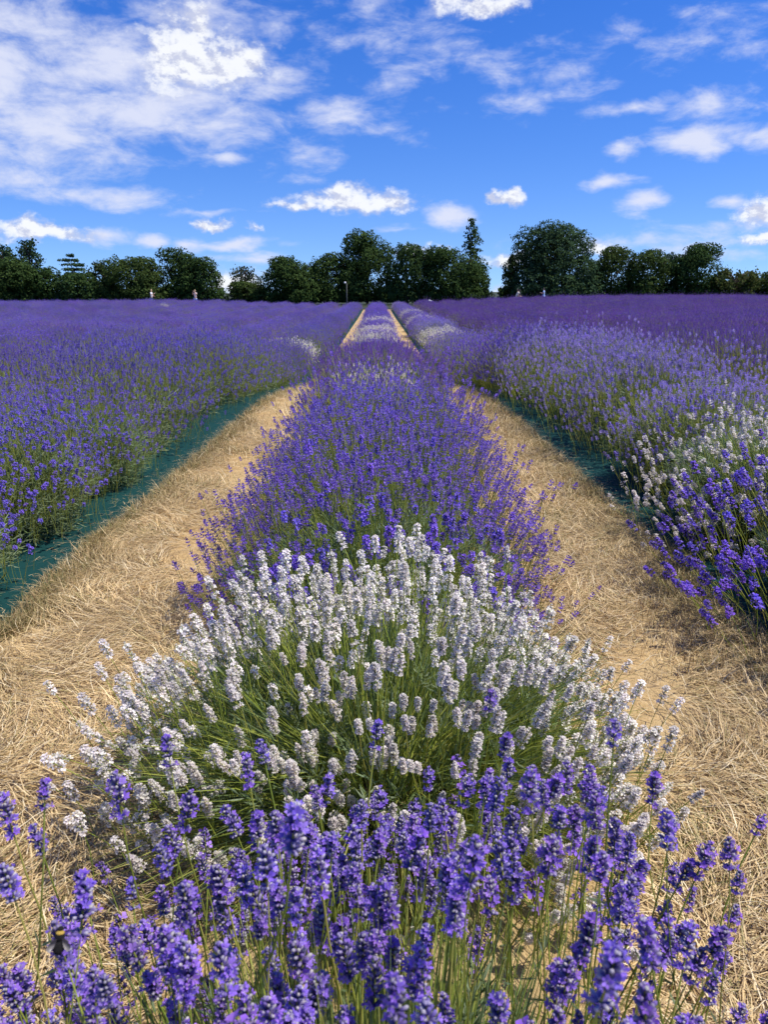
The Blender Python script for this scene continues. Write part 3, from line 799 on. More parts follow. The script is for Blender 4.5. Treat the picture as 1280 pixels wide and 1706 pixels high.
ROW = 2.3
END_Y = 82.0
def row_x(k): return 0.0 if k == 0 else math.copysign(2.32 + (abs(k) - 1) * ROW * (1.0 if k < 0 else 1.0), k) + (.12 if k > 1 else 0)
ROW_LABEL = {0: ('violet lavender bush further back in the middle row', G_C), -1: ('blue violet bush further back in the row left of the path', G_L), 1: ('mauve bush further back in the row right of the path', G_R)}
def bush_kind(k, y):
    if k == 0:
        if 6.9 < y < 8.0: return 'white'
        if 8.0 < y < 10.6: return 'dark'
        if 21.5 < y < 26 or 28.5 < y < 32 or 37 < y < 39.5: return 'white'
        return 'violet'
    if k == -1: return 'white' if 19.5 < y < 22 else 'blue'
    if k == 1: 
        if 23.5 < y < 29 or 36 < y < 41 or 51 < y < 54: return 'white'
        return 'mauve' if y < 8 else ('violet' if rng.random() < .5 else 'mauve')
    if k > 1: return 'dark'
    return 'white' if rng.random() < .005 else ('blue' if rng.random() < .8 else 'violet')

spots = []
for k in range(-18, 18):
    x0 = row_x(k); y = {0: 6.05, -1: 6.32, 1: 6.2}.get(k, 2.0 + rng.uniform(0, .5))
    if k == -1: spots.append((k, x0, 1.9, 'blue'))
    end = END_Y + rng.uniform(-.4, .4) + (.8 if k > 1 else 0)
    while y < end:
        x = x0 + rng.normal(0, .05)
        spots.append((k, x, y, bush_kind(k, y)))
        y += 1.10 * rng.uniform(.92, 1.08) if not (k == 0 and 6.9 < y < 7.7) else .85
P = np.array([(x, y, .45) for k, x, y, c in spots])
vis = in_view(P, 140)
spots = [s for s, v in zip(spots, vis) if v]
spots.sort(key=lambda s: s[1] ** 2 + s[2] ** 2)
NEAR = 150
protos = {}
PALE = {}
for n_, (k, x, y, c) in enumerate(spots[:288]):
    if k in ROW_LABEL: lab, grp = ROW_LABEL[k]
    else:
        nth = ('first', 'second', 'third', 'fourth', 'fifth', 'sixth', 'seventh', 'eighth', 'ninth', 'tenth', 'eleventh', 'twelfth', 'thirteenth', 'fourteenth', 'fifteenth', 'sixteenth', 'seventeenth')[abs(k) - 2]
        if k < 0: lab, grp = 'blue violet lavender bush in the %s field row beyond the row left of the path' % nth, 'lavender bushes of the %s row of the left field' % nth
        else: lab, grp = 'dark purple lavender bush with thin spikes in the %s row beyond the mauve row' % nth, 'lavender bushes of the %s row of the right field' % nth
    if c == 'white':
        lab = {0: 'white flowered bush far back in the middle row', -1: 'white flowered bush far back in the row left of the path', 1: 'white flowered bush far back in the row right of the path'}.get(k, None)
        if lab is None:
            PALE[k] = PALE.get(k, 0) + 1
            lab = '%spale white bush among the blue violet ones, row %d left of the straw path' % (('', 'second nearest ', 'third nearest ', 'fourth nearest ', 'fifth nearest ')[min(4, PALE[k] - 1)], -k)
        if k == 0 and y < 9: lab = 'low white bush between the violet and the purple bushes of the middle row'
    if k == 0 and c == 'dark': lab = 'purple bush with upright thin spikes just behind the low white bush, middle row' if y < 9 else 'purple bush with thin spikes, last before the middle row dips away'
    sc = rng.uniform(.92, 1.08) * (.82 if (k == 0 and c == 'white' and y < 9) else .86 if k == 0 and c == 'dark' else .95 if k == 0 and y > 11 else .95 if c == 'white' else 1.17 if abs(k) == 1 and y > 6 else 1)
    z = float(gz(x, y)); rz = rng.uniform(0, 6.28)
    key = (c, int(rng.integers(3)), 'near') if n_ < NEAR else (c, 'far', 'far')
    if key not in protos:
        if key[2] == 'near':
            root = empty('lavender_bush', (x, y, z), rz)
            a = obj('foliage', VAR[c, key[1]][0], root, kind='stuff'); b = obj('flower_spikes', VAR[c, key[1]][1], root, kind='stuff')
        else:
            root = obj('lavender_bush', VAR[c, 'far'], None, (x, y, z)); root.rotation_euler.z = rz
        protos[key] = root
    else:
        src = protos[key]; root = src.copy(); COL.objects.link(root)
        root.location = (x, y, z); root.rotation_euler = (0, 0, rz)
        for ch in list(src.children):
            cc = ch.copy(); COL.objects.link(cc); cc.parent = root
    root.scale = (sc * (1.12 if c == 'white' and k == 0 and y > 10 else 1), sc, sc)
    if k == 0 and c == 'white' and y < 9: root.scale = (.60, .75, .84); root.rotation_euler.z = 0
    tag(root, lab, 'lavender bush', grp)

def build_field():
    """all bushes past the nearest three hundred, as one mass"""
    rest = spots[288:]
    kinds = ['blue', 'dark', 'mauve', 'violet', 'white']
    V = np.array([(x, y, float(gz(x, y))) for k, x, y, c in rest])
    me = bpy.data.meshes.new('lavender_field'); me.from_pydata(V.tolist(), [], [])
    a = me.attributes.new('which', 'INT', 'POINT'); a.data.foreach_set('value', np.array([kinds.index(c) for *_, c in rest], np.int32))
    a = me.attributes.new('turn', 'FLOAT_VECTOR', 'POINT')
    t = np.zeros((len(V), 3), np.float32); t[:, 2] = rng.uniform(0, 6.28, len(V)); a.data.foreach_set('vector', t.ravel())
    a = me.attributes.new('size', 'FLOAT', 'POINT'); a.data.foreach_set('value', rng.uniform(.92, 1.1, len(V)).astype(np.float32))
    o = obj('lavender_field', me); tag(o, 'far rows of violet and purple lavender reaching to the trees', None, None, 'stuff')
    col = bpy.data.collections.new('field_bushes')
    for i, c in enumerate(kinds):
        col.objects.link(bpy.data.objects.new('%d_field_bush' % i, VAR[c, 'far']))
    ng = bpy.data.node_groups.new('field', 'GeometryNodeTree')
    ng.interface.new_socket('Geometry', in_out='INPUT', socket_type='NodeSocketGeometry')
    ng.interface.new_socket('Geometry', in_out='OUTPUT', socket_type='NodeSocketGeometry')
    N = ng.nodes; gi, go = N.new('NodeGroupInput'), N.new('NodeGroupOutput')
    ci = N.new('GeometryNodeCollectionInfo'); ci.inputs['Collection'].default_value = col
    ci.inputs['Separate Children'].default_value = True; ci.inputs['Reset Children'].default_value = True
    ip = N.new('GeometryNodeInstanceOnPoints'); ip.inputs['Pick Instance'].default_value = True
    def attr(name, typ):
        n = N.new('GeometryNodeInputNamedAttribute'); n.data_type = typ; n.inputs['Name'].default_value = name
        return n.outputs['Attribute']
    L = ng.links.new
    L(gi.outputs[0], ip.inputs['Points']); L(ci.outputs[0], ip.inputs['Instance'])
    L(attr('which', 'INT'), ip.inputs['Instance Index']); L(attr('turn', 'FLOAT_VECTOR'), ip.inputs['Rotation']); L(attr('size', 'FLOAT'), ip.inputs['Scale'])
    L(ip.outputs[0], go.inputs[0])
    md = o.modifiers.new('field', 'NODES'); md.node_group = ng
build_field()

# ------------------------------------------------------------------ trees
TREE_Y = 112.0
G0 = -.25
M_BARK = solid('bark', (.085, .065, .05), .9, .6, 6, .4)

def clumps(P, N, size, pal, jit=.25):
    """leaf clumps: small bent quads facing roughly along N"""
    n = len(P); D = norm(N + rng.normal(0, .55, (n, 3)))
    M = frames(P, D, size * rng.uniform(.6, 1.35, n))
    proto = (np.array([(-.5, -.28, 0), (.1, -.5, .12), (.55, .05, -.05), (.05, .5, .1), (-.45, .3, -.1)]), np.array([(0, 1, 2), (0, 2, 3), (0, 3, 4)]), np.ones((5, 3)))
    return join(proto, M, pick(pal, n, jit))

def crown_lobes(lobes, per, size, pal, inner=.16):
    """leaf clumps over overlapping uneven lobes (centre, radii)"""
    parts = []
    for (cx, cy, cz, rx, ry, rz) in lobes:
        n = int(per * (rx * rz + rx * ry + ry * rz) / 3)
        d = norm(rng.normal(0, 1, (n, 3)))
        ph = rng.uniform(0, 6.28, 6)
        lump = 1 + .13 * np.sin(d[:, 0] * 6 + ph[0]) * np.sin(d[:, 2] * 7 + ph[1]) + .10 * np.sin(d[:, 1] * 9 + ph[2] + d[:, 2] * 5) + .08 * np.sin(d[:, 0] * 13 + ph[3]) * np.sin(d[:, 2] * 12 + ph[4])
        hole = np.sin(d[:, 0] * 8 + ph[4]) + np.sin(d[:, 1] * 8 + ph[3]) + np.sin(d[:, 2] * 9 + ph[5])
        keep = (hole > -1.05) & (d[:, 2] > -.9)
        rad = lump * np.where(rng.random(n) < inner, rng.uniform(.4, .9, n), rng.uniform(.88, 1.06, n))
        P = np.array([cx, cy, cz]) + d * rad[:, None] * np.array([rx, ry, rz])
        ok = keep & (P[:, 2] > .1)
        N = d[ok] * np.array([1, 1, .8]) + np.array([0, 0, .35])
        parts.append(clumps(P[ok], N, size, pal))
    return merge(parts)

DARK = [(.036, .070, .018), (.052, .092, .023), (.028, .058, .016), (.068, .108, .028)]
MID = [(.048, .080, .018), (.064, .098, .022), (.038, .066, .017), (.080, .110, .028)]
BLUE = [(.037, .076, .034), (.050, .094, .043), (.066, .112, .052), (.030, .062, .029)]
OLIVE = [(.066, .092, .022), (.085, .108, .028), (.052, .076, .019), (.115, .125, .040)]
GREY = [(.060, .080, .045), (.080, .100, .060), (.050, .068, .036)]

def limbs(root, H, W, n=6, base=.22, first=.25):
    pts = [(0, 0, -.1), (.05, 0, H * .25), (-.05, .05, H * .55), (.0, 0, H * .85)]
    s = Soup(); s.add(*tube(pts, [base, base * .8, base * .5, base * .15], 7, (1, 1, 1)))
    obj('trunk', mesh('trunk', *s.get()[:2], None, M_BARK, True), root)
    for i in range(n):
        t = first + (.8 - first) * i / n; a = i * 2.4; e = np.array([math.cos(a), math.sin(a) * .7, 0])
        z = H * t
        b = tube([(0, 0, z), tuple(e * W * .25 + [0, 0, z + H * .08]), tuple(e * W * .46 + [0, 0, z + H * .17])], [base * .45, base * .28, base * .08], 5, (1, 1, 1))
        obj('limb', mesh('limb', b[0], b[1], None, M_BARK, True), root)

def tree_dims(x0, x1, top, Y):
    a, b = at(x0, 500, Y), at(x1, 500, Y)
    return (a.x + b.x) / 2, abs(b.x - a.x), at((x0 + x1) / 2, top, Y).z - G0

def broad_tree(x0, x1, top, Y, pal, label, name='broadleaf_tree', nl=9, per=520, size=.19, seed=0, skirt=True, open_=1.0):
    r = np.random.default_rng(seed)
    cx, W, H = tree_dims(x0, x1, top, Y)
    root = empty(name, (cx, Y, G0)); tag(root, label, 'tree', 'trees along the far edge of the field')
    lob = [(0, 0, H * .52, W * .40, W * .36, H * .40)]
    for i in range(nl):
        t = i / max(1, nl - 1); z = H * (.20 + .66 * t); a = r.uniform(0, 6.28)
        w = W * .30 * math.sqrt(max(.05, 1 - ((z / H - .42) / .62) ** 2))
        lw = W * r.uniform(.17, .25)
        lob.append((math.cos(a) * w + r.normal(0, W * .04), math.sin(a) * w * .9, z, lw, lw, min(lw * r.uniform(.75, 1.0), H - z + .1)))
    lob.append((r.uniform(-.1, .1) * W, 0, H * .87, W * .2, W * .2, H * .13))
    if skirt:
        for sx in (-.3, .02, .32): lob.append((sx * W, r.uniform(-.1, .1) * W, H * .16, W * .24, W * .24, H * .18))
    V, F, C = crown_lobes(lob, per * open_, size, pal)
    obj('crown', mesh('crown', V, F, C, M_TREE), root, kind='stuff')
    limbs(root, H * .9, W)
    return root

def conifer(x0, x1, top, Y, pal, label, seed=0, name='spruce_tree', tiers=16, droop=.25, gap=.0, taper=.9, flat=False, per=95):
    r = np.random.default_rng(seed)
    cx, W, H = tree_dims(x0, x1, top, Y)
    root = empty(name, (cx, Y, G0)); tag(root, label, 'tree', 'trees along the far edge of the field')
    P, N = [], []
    for i in range(tiers):
        t = (i + .5) / tiers; z = H * (.10 + .88 * t)
        L = W * .5 * (1 - t) ** taper * r.uniform(.75, 1.1) + W * .03
        if flat: L = W * .5 * math.sqrt(max(.02, 1 - (t * 1.02) ** 2)) * r.uniform(.6, 1.1)
        nb = 7
        for j in range(nb):
            if r.random() < gap: continue
            a = r.uniform(0, 6.28); e = np.array([math.cos(a), math.sin(a), 0]); l = L * r.uniform(.65, 1.1)
            m = int(per * (l / (W * .5)) * .45) + 5
            q = r.uniform(.08, 1, m) ** .8
            sd = np.array([-math.sin(a), math.cos(a), 0])
            p = e * (q * l)[:, None] + sd * (r.normal(0, .12, m) * l)[:, None] + np.array([0, 0, 1]) * (z - droop * l * q ** 1.3 + r.normal(0, .09, m) - (0 if flat else r.uniform(0, .35, m)))[:, None]
            P.append(p); N.append(np.repeat((e * .5 + [0, 0, .8])[None], m, 0))
    P = np.concatenate(P); N = np.concatenate(N)
    ok = P[:, 2] > .05
    V, F, C = clumps(P[ok], N[ok], .24, pal)
    obj('crown', mesh('crown', V, F, C, M_TREE), root, kind='stuff')
    limbs(root, H, W * .4, 8, .2, .2)
    return root

def wispy_tree(x0, x1, top, Y, pal, label, seed=0, name='birch_tree', n=24, leaf=26, base=.35):
    """open crown: many thin branches with few leaves, sky showing through"""
    r = np.random.default_rng(seed)
    cx, W, H = tree_dims(x0, x1, top, Y)
    root = empty(name, (cx, Y, G0)); tag(root, label, 'tree', 'trees along the far edge of the field')
    parts = []; br = Soup()
    for i in range(n):
        t = base + (1 - base) * (i + .5) / n; z0 = H * max(.12, t - .25); a = r.uniform(0, 6.28)
        w = W * .5 * math.sqrt(max(.08, 1 - ((t - .6) / .5) ** 2)) * r.uniform(.5, 1.05)
        tipp = np.array([math.cos(a) * w, math.sin(a) * w, H * t])
        m_ = tipp * np.array([.5, .5, 0]) + np.array([0, 0, (z0 + H * t) / 2 + .2])
        br.add(*tube([(0, 0, z0), m_, tipp], [.07, .05, .02], 4, (1, 1, 1), False))
        k = leaf; q = r.uniform(.35, 1.05, k)[:, None]
        p = (1 - q) * m_ + q * tipp + r.normal(0, .28, (k, 3)) - np.array([0, 0, 1]) * r.uniform(0, .5, (k, 1))
        parts.append(clumps(p, r.normal(0, 1, (k, 3)) + [0, 0, .5], .27, pal))
    obj('crown', mesh('crown', *merge(parts), M_TREE), root, kind='stuff')
    V, F, _ = br.get(); obj('branches', mesh('branches', V, F, None, M_BARK, True), root, kind='stuff')
    limbs(root, H * .85, W * .6, 3, .16)
    return root

Y0 = TREE_Y
wispy_tree(-12, 40, 408, Y0 + 9, BLUE, 'open airy tree rising behind the dark tree at the left edge', 1, n=40, leaf=52)
wispy_tree(34, 80, 397, Y0 + 9, BLUE, 'taller of the two airy trees behind the dark trees on the left', 2, n=40, leaf=52)
broad_tree(-50, 62, 432, Y0, DARK + MID[:1], 'dark rounded tree at the left edge under the two airy trees', seed=3)
broad_tree(45, 112, 446, Y0 + 1, DARK, 'low dark tree between the left edge tree and the layered cedar', seed=4)
conifer(88, 162, 420, Y0 + 7, BLUE, 'cedar with flat layered blue green branches on the left', 5, 'cedar_tree', 10, .02, .08, flat=True, per=280)
broad_tree(95, 165, 455, Y0, DARK + BLUE[:1], 'dark leafy tree in front of the layered cedar', seed=6)
wispy_tree(150, 200, 436, Y0 + 4, GREY + MID, 'slender pale green birch between the cedar and the broad mid green tree', 7, n=44, leaf=40, base=.2)
broad_tree(148, 200, 462, Y0 + 1, MID, 'low mid green bushy tree under the slender pale birch', seed=28)
broad_tree(178, 280, 429, Y0, MID, 'broad mid green tree behind the woman holding a phone', seed=8, nl=11)
broad_tree(266, 340, 413, Y0 + 2, DARK, 'tall dark tree just left of the tree behind the woman in pale shorts', seed=9)
broad_tree(302, 376, 430, Y0, DARK, 'dark round tree standing left of the sky gap on the left', seed=10)
wispy_tree(378, 430, 443, Y0 + 3, GREY, 'thin half bare tree standing in the left sky gap', 11, n=34, leaf=30, base=.2)
broad_tree(380, 445, 470, Y0 + 1, MID, 'low green bush at the foot of the thin half bare tree', 'low_tree', seed=12, nl=6)
broad_tree(432, 530, 429, Y0, DARK + MID[:1], 'dark chestnut tree right of the thin half bare tree', seed=13, nl=11)
broad_tree(505, 585, 422, Y0 + 2, DARK, 'dark tree between the chestnut and the tall central tree', seed=14)
broad_tree(562, 662, 384, Y0 + 3, DARK + MID[:1], 'tallest broad tree behind the far end of the middle row, left of it', seed=15, nl=12)
broad_tree(635, 722, 407, Y0, DARK + BLUE[:1], 'dark tree straight behind the far end of the middle row', seed=16, nl=11)
broad_tree(702, 800, 412, Y0, DARK, 'dark round tree in front of the spruce', seed=17, nl=11)
conifer(745, 822, 358, Y0 + 5, DARK + BLUE, 'tall pointed spruce standing above the dark trees', 18, tiers=22, gap=.2, taper=.62, per=75)
broad_tree(765, 820, 440, Y0 + 2, DARK, 'dark tree at the left side of the sky gap beside the spruce', seed=19)
conifer(822, 880, 420, Y0, OLIVE + MID, 'small yellowish green conifer left of the large round tree', 20, 'conifer_tree', 15, .3, .05, taper=.8, per=120)
broad_tree(846, 995, 374, Y0 + 1, BLUE + MID[:1], 'large round blue green tree, the biggest on the right', seed=21, nl=14, per=480)
broad_tree(975, 1060, 411, Y0 + 1, OLIVE[:1] + MID, 'olive green tree right of the large round tree', seed=22)
broad_tree(1038, 1115, 416, Y0, MID + DARK[:2], 'mid green tree between the olive tree and the small dark tree', seed=23)
broad_tree(1092, 1140, 420, Y0 + 2, BLUE, 'small dark tree beside the dome shaped dark tree on the right', seed=24)
broad_tree(1115, 1202, 405, Y0, DARK, 'dark dome shaped tree on the right', seed=25, nl=11)
wispy_tree(1172, 1268, 450, Y0 - 1, OLIVE, 'low spreading olive tree with arching branches near the right edge', 26, 'low_tree', 60, 60, .2)
broad_tree(1180, 1262, 466, Y0 + 1, OLIVE, 'low olive bush behind the spreading tree', 'low_tree', seed=29, nl=6)
broad_tree(1250, 1320, 452, Y0, OLIVE + MID, 'green and olive bush at the right edge', 'low_tree', seed=27)
def hedge():
    """dark undergrowth that closes the gaps between the trunks"""
    parts = []
    for (a, b, top) in ((-60, 372, 476), (395, 812, 478), (832, 1330, 474)):
        p, q = at(a, 490, Y0 + 12), at(b, 490, Y0 + 12); h = at(640, top, Y0 + 12).z
        n = int((q.x - p.x) * 130)
        x = rng.uniform(p.x, q.x, n); hh = h * (.75 + .2 * np.sin(x * 1.3) + .12 * np.sin(x * 3.1))
        P = np.stack([x, rng.uniform(-1.5, 1.5, n) + Y0 + 12, rng.random(n) * hh], -1)
        parts.append(clumps(P, np.repeat([[0, -.6, .6]], n, 0), .42, DARK))
    tag(obj('undergrowth', mesh('undergrowth', *merge(parts), M_TREE)), 'dark undergrowth behind the tree trunks', None, None, 'stuff')
hedge()

# ------------------------------------------------------------------ people
def cloth(name, c, rough=.85): return solid(name, c, rough, .2, 30, .12)
SKIN = solid('skin', (.52, .33, .24), .55, None, 10, .08)
M_CL = {k: cloth(k + '_cloth', v) for k, v in dict(white=(.78, .77, .78), denim=(.16, .27, .48), paleblue=(.42, .55, .80), sky=(.38, .55, .85), black=(.02, .02, .025), cream=(.58, .53, .46), pink=(.70, .58, .58), grey=(.25, .25, .28)).items()}
HAIR = {k: solid(k + '_hair', v, .6, .3, 40, .2) for k, v in dict(blonde=(.48, .36, .19), brown=(.10, .06, .035), dark=(.03, .022, .02)).items()}
M_PHONE = solid('phone_case', (.02, .02, .022), .3, None, 5, .05)

def skin_mesh(name, verts, edges, radii, root, mat, parent, levels=1):
    me = bpy.data.meshes.new(name); me.from_pydata(verts, edges, [])
    o = obj(name, me, parent)
    sk = o.modifiers.new('skin', 'SKIN'); sk.use_smooth_shade = True
    for i, q in enumerate(me.skin_vertices[0].data):
        q.radius = radii[i] if isinstance(radii[i], tuple) else (radii[i], radii[i]); q.use_root = i == root
    ss = o.modifiers.new('sub', 'SUBSURF'); ss.levels = ss.render_levels = levels
    me.materials.append(mat)
    return o

def lathe_mesh(rings, mat, name, sides=14, yscale=.7):
    """rings of (centre x, y, z, radius)"""
    a = np.arange(sides) * 2 * np.pi / sides; V = []
    for x, y, z, r in rings: V.append(np.stack([x + r * np.cos(a), y + r * yscale * np.sin(a), np.full(sides, z)], -1))
    V = np.concatenate(V); F = []
    for i in range(len(rings) - 1):
        for j in range(sides):
            p, q = i * sides + j, i * sides + (j + 1) % sides; F += [(p, q, q + sides), (p, q + sides, p + sides)]
    return mesh(name, V, F, None, mat, True)

def head_parts(parent, c, fwd, hair, long_hair=.0, r=.105):
    """nose, ears, eyes and hair on a head centred at c looking along fwd"""
    fwd = Vector(fwd).normalized(); side = fwd.cross(Vector((0, 0, 1))).normalized(); up = side.cross(fwd)
    B = Matrix((side, fwd, up)).transposed().to_4x4(); B.translation = c
    bm = bmesh.new()
    bmesh.ops.create_icosphere(bm, subdivisions=2, radius=r * 1.06)
    for v in list(bm.verts):
        v.co.z *= 1.18
        if v.co.y > r * .35 and v.co.z < r * .62: v.co.y = r * .30       # leave the face open
        if v.co.z < 0 and v.co.y < r * .3 and long_hair: v.co.z *= 1 + long_hair * 8; v.co.x *= 1.1
    bm.transform(B); me = bpy.data.meshes.new('hair'); bm.to_mesh(me); bm.free(); me.materials.append(hair)
    for p in me.polygons: p.use_smooth = True
    obj('hair', me, parent)
    bm = bmesh.new()
    for sx in (-.4, .4):
        m = bmesh.ops.create_uvsphere(bm, u_segments=6, v_segments=4, radius=r * .11)
        bmesh.ops.translate(bm, verts=m['verts'], vec=(sx * r, r * .93, r * .12))
    bm.transform(B); me = bpy.data.meshes.new('eyes'); bm.to_mesh(me); bm.free(); me.materials.append(HAIR['dark'])
    obj('eyes', me, parent)

def arm_chain(v, e, r, start, pts, hand_dir):
    """shoulder to hand with a palm, thumb and four fingers"""
    i0 = start
    for p, rad in zip(pts, (.052, .042, .030)):
        v.append(p); r.append(rad); e.append((i0, len(v) - 1)); i0 = len(v) - 1
    d = Vector(hand_dir).normalized(); p = Vector(pts[-1]) + d * .07
    v.append(tuple(p)); r.append(.034); e.append((i0, len(v) - 1)); palm = len(v) - 1
    s = d.cross(Vector((0, .3, 1))).normalized()
    for k, l in ((-.9, .065), (-.3, .08), (.3, .085), (.9, .07)):
        q = p + s * .022 * k + d * l * .55; v.append(tuple(q)); r.append(.010); e.append((palm, len(v) - 1))
        q2 = q + d * l * .4 + Vector((0, 0, -.012)); v.append(tuple(q2)); r.append(.009); e.append((len(v) - 2, len(v) - 1))
    q = Vector(pts[-1]) + d * .03 + s * .045; v.append(tuple(q)); r.append(.011); e.append((palm, len(v) - 1))

def person(loc, rz, label, top, bottom, hair, pose='phone', legs='trousers', long_hair=.08, height=1.66, top_name='shirt'):
    """standing figure facing local +y"""
    root = empty('person', loc, rz); root.scale = (height / 1.7,) * 3
    tag(root, label, 'person', 'people beyond the lavender')
    bend = {'bend': .55}.get(pose, 0.0)
    hip = Vector((0, 0, .92)); ax = Matrix.Rotation(-bend, 3, 'X')
    T = lambda x, y, z: tuple(hip + ax @ Vector((x, y, z)))
    v = [tuple(hip), T(0, .01, .16), T(0, 0, .34), T(0, -.01, .50), T(0, .01, .58), T(0, .03, .68), T(0, .02, .76)]
    r = [(.155, .115), (.125, .095), (.15, .105), (.085, .07), (.055, .055), (.085, .095), (.075, .085)]
    e = [(0, 1), (1, 2), (2, 3), (3, 4), (4, 5), (5, 6)]
    for sx in (-1, 1):
        i0 = 0
        for p, rad in (((sx * .10, .0, .80), .095), ((sx * .105, .03, .48), .062), ((sx * .11, .0, .10), .042), ((sx * .115, .03, .04), .045), ((sx * .125, .15, .03), .035)):
            v.append(p); r.append(rad); e.append((i0, len(v) - 1)); i0 = len(v) - 1
    for sx in (-1, 1):
        v.append(T(sx * .17, 0, .47)); r.append(.062); e.append((3, len(v) - 1)); sh = len(v) - 1
        if pose == 'phone' and sx == 1: pts, hd = [T(.24, .08, .24), T(.20, .34, .36), T(.15, .42, .42)], (-.3, .5, .9)
        elif pose == 'phone': pts, hd = [T(-.24, .02, .22), T(-.18, .22, .12), T(-.12, .28, .12)], (.5, .6, 0)
        elif pose == 'camera': pts, hd = [T(sx * .28, .10, .30), T(sx * .16, .20, .56), T(sx * .10, .20, .62)], (-sx * .4, .1, .7)
        elif pose == 'read': pts, hd = [T(sx * .24, .02, .24), T(sx * .16, .24, .26), T(sx * .08, .30, .30)], (-sx * .3, .8, .4)
        else: pts, hd = [T(sx * .22, .10, .22), T(sx * .18, .26, .04), T(sx * .14, .32, -.02)], (0, .6, -.6)
        arm_chain(v, e, r, sh, pts, hd)
    skin_mesh('body', v, e, r, 0, SKIN, root, 1)
    hc = Vector(T(0, .035, .72)); head_parts(root, hc, ax @ Vector((0, 1, -.1 if pose != 'read' else -.5)), hair, long_hair)
    # clothes: a top over the trunk with sleeves, trousers, shorts or a skirt below
    v2 = [T(0, 0, -.04), T(0, .01, .16), T(0, 0, .34), T(0, -.01, .49)]; r2 = [(.178, .14), (.15, .118), (.172, .13), (.10, .085)]; e2 = [(0, 1), (1, 2), (2, 3)]
    for sx in (-1, 1):
        v2.append(T(sx * .18, 0, .465)); r2.append(.078); e2.append((3, len(v2) - 1))
        q = Vector(v[[i for i in range(len(v)) if abs(Vector(v[i]).x - sx * .17) < .01 and Vector(v[i]).z > 1][0] + 1]) if False else None
        if pose == 'camera': el = T(sx * .25, .06, .37)
        elif pose in ('phone', 'read'): el = T(sx * .225, .05, .32)
        else: el = T(sx * .21, .06, .32)
        v2.append(el); r2.append(.068); e2.append((len(v2) - 2, len(v2) - 1))
    skin_mesh(top_name, v2, e2, r2, 0, top, root, 1)
    if legs == 'skirt':
        obj('skirt', lathe_mesh([(0, 0, 1.0, .16), (0, 0, .9, .20), (0, .01, .75, .235), (0, .01, .62, .25)], bottom, 'skirt'), root)
    else:
        zz = .06 if legs == 'trousers' else .60
        v3 = [(0, 0, .95)]; r3 = [(.175, .135)]; e3 = []
        for sx in (-1, 1):
            i0 = 0
            for p, rad in (((sx * .10, 0, .80), .11), ((sx * .105, .02, max(.5, zz)), .086)) + ((((sx * .11, .0, .10), .066),) if legs == 'trousers' else ()):
                v3.append(p); r3.append(rad); e3.append((i0, len(v3) - 1)); i0 = len(v3) - 1
        skin_mesh('trousers' if legs == 'trousers' else 'shorts', v3, e3, r3, 0, bottom, root, 1)
    return root

def foot(px, Y):
    p = at(px, 505, Y); return (p.x, Y, float(gz(p.x, Y)) + .05)
PY = 86.0
w1 = person(foot(253, PY), R_(-90), 'woman with long fair hair in white top and jeans holding up a phone', M_CL['white'], M_CL['denim'], HAIR['blonde'], 'phone', 'trousers', .14, 1.68)
m = Matrix.Translation((0, 0, 0))
ph = obj('phone', None) if False else None
bm = bmesh.new(); bmesh.ops.create_cube(bm, size=1); bmesh.ops.scale(bm, verts=bm.verts, vec=(.075, .009, .15)); bmesh.ops.bevel(bm, geom=bm.edges[:], offset=.003, segments=2, affect='EDGES')
me = bpy.data.meshes.new('phone'); bm.to_mesh(me); bm.free(); me.materials.append(M_PHONE)
ph = obj('phone', me, None, Vector(foot(253, PY)) + Vector((.49, -.12, 1.46))); ph.rotation_euler = (0, .2, R_(-90))
tag(ph, 'dark phone in the raised hand of the woman in jeans', 'phone')
person(foot(326, PY - 1), R_(150), 'woman in pale top and light blue shorts with both hands raised to her face', M_CL['pink'], M_CL['paleblue'], HAIR['blonde'], 'camera', 'shorts', .06, 1.64, 'top')
person(foot(860, PY), R_(-75), 'person bending forward in a cream shirt and pale trousers beside someone in black', M_CL['cream'], M_CL['cream'], HAIR['dark'], 'bend', 'trousers', 0, 1.68)
person(foot(868, PY + .4), R_(70), 'person dressed all in black beside the bending person in cream', M_CL['black'], M_CL['black'], HAIR['dark'], 'bend', 'trousers', .05, 1.72)
person(foot(906, PY), R_(80), 'person in a loose light blue shirt looking down at their hands', M_CL['sky'], M_CL['sky'], HAIR['dark'], 'read', 'skirt', 0, 1.66)

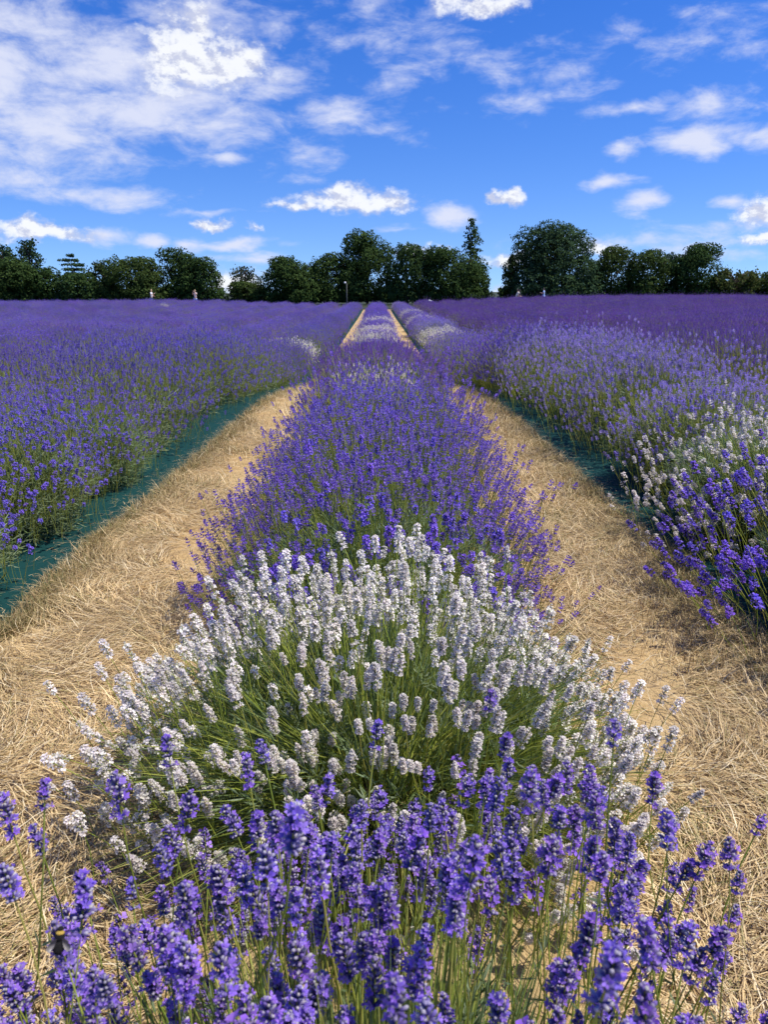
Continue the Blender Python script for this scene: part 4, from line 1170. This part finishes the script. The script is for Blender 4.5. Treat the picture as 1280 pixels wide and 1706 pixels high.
# ------------------------------------------------------------------ small things far away
def far_bits():
    # grey post with a round white head before the trees
    p = at(578, 500, 92.0); g0 = float(gz(p.x, 92.0)); top = at(575, 471, 92.0).z - g0
    root = empty('post_lamp', (p.x, 92.0, g0)); tag(root, 'grey post with a round white head standing before the dark trees', 'lamp post')
    V, F, _ = tube([(0, 0, 0), (0, 0, top * .5), (.02, 0, top - .05)], [.075, .06, .045], 8); obj('post', mesh('post', V, F, None, solid('post_paint', (.10, .10, .09), .8), True), root)
    bm = bmesh.new(); bmesh.ops.create_icosphere(bm, subdivisions=3, radius=.12); bmesh.ops.translate(bm, verts=bm.verts, vec=(-.17, -.05, top))
    me = bpy.data.meshes.new('globe'); bm.to_mesh(me); bm.free(); me.materials.append(solid('white_globe', (.8, .8, .8), .4)); [setattr(q, 'use_smooth', True) for q in me.polygons]
    obj('globe', me, root)
    # white sheet lying over the lavender at the far end
    q = at(716, 503, 79.0); bm = bmesh.new(); bmesh.ops.create_grid(bm, x_segments=10, y_segments=10, size=.24)
    for v in bm.verts: v.co.z = .34 - .9 * (abs(v.co.x) ** 1.4 + abs(v.co.y) ** 1.5) + .03 * math.sin(v.co.x * 17) * math.sin(v.co.y * 13)
    me = bpy.data.meshes.new('white_cloth'); bm.to_mesh(me); bm.free(); me.materials.append(M_CL['white']); [setattr(q_, 'use_smooth', True) for q_ in me.polygons]
    o = obj('white_cloth', me, None, (q.x, 79.0, q.z - .12)); so = o.modifiers.new('thick', 'SOLIDIFY'); so.thickness = .01
    tag(o, 'small white cloth heap on the lavender at the far end of the rows', 'cloth')
far_bits()

# ------------------------------------------------------------------ bumblebee
def bee():
    W, D = TIPS['front']
    mid = W + D * .024; best = None
    for m in mid:                                       # the spike seen nearest that place, well in front
        q = CAM_M.inverted() @ Vector(m); x, y = 640 - F_PX * q.x / q.z, 853 + F_PX * q.y / q.z
        cost = math.hypot(x - 84, y - 1548) + 300 * max(0, -q.z - .72)
        if best is None or cost < best[0]: best = (cost, m)
    p = Vector(best[1]); p = p + (Vector(CAMP) - p).normalized() * .019
    # clings to a spike of the nearest bush, seen from behind
    root = empty('bumblebee', p); root.rotation_euler = (R_(70), R_(10), R_(15)); root.scale = (1.0,) * 3
    tag(root, 'black bumblebee with a yellow collar on the nearest violet bush', 'bumblebee')
    fur = solid('bee_fur', (.012, .011, .010), .95, .6, 900, .5); yel = solid('bee_yellow', (.50, .33, .06), .95, .6, 900, .3)
    def ball(name, c, s, mat, parent=root):
        bm = bmesh.new(); bmesh.ops.create_icosphere(bm, subdivisions=3, radius=1)
        for v in bm.verts: v.co *= 1 + random.uniform(-.03, .05)
        bmesh.ops.scale(bm, verts=bm.verts, vec=s); bmesh.ops.translate(bm, verts=bm.verts, vec=c)
        me = bpy.data.meshes.new(name); bm.to_mesh(me); bm.free(); me.materials.append(mat)
        for q in me.polygons: q.use_smooth = True
        return obj(name, me, parent)
    ball('abdomen', (0, -.006, 0), (.0058, .0078, .0055), fur)
    th = ball('thorax', (0, .0035, .0008), (.0046, .0046, .0046), fur)
    ball('collar', (0, .0066, .0012), (.0040, .0018, .0040), yel, th)
    ball('head', (0, .0096, -.0006), (.0027, .0022, .0026), fur)
    wm = solid('bee_wing', (.20, .18, .16), .3)
    for sx in (-1, 1):
        V = [(sx * .002, .003, .005), (sx * .007, .002, .007), (sx * .011, -.005, .0075), (sx * .008, -.009, .0065), (sx * .004, -.004, .0058)]
        V2 = [(x, y, z + .0002) for x, y, z in V]
        F = [(0, 1, 2), (0, 2, 3), (0, 3, 4)]; F2 = [tuple(i + 5 for i in f[::-1]) for f in F]
        S = []
        for i in range(5): j = (i + 1) % 5; S += [(i, j, j + 5), (i, j + 5, i + 5)]
        obj('wing', mesh('wing', V + V2, F + F2 + S, None, wm), root)
        for k in range(3):
            T_, F_, _ = tube([(sx * .003, .005 - .003 * k, -.003), (sx * .007, .006 - .005 * k, -.004), (sx * .008, .007 - .007 * k, -.009)], [.0006, .0005, .0003], 4)
            obj('leg', mesh('leg', T_, F_, None, fur), root)
bee()
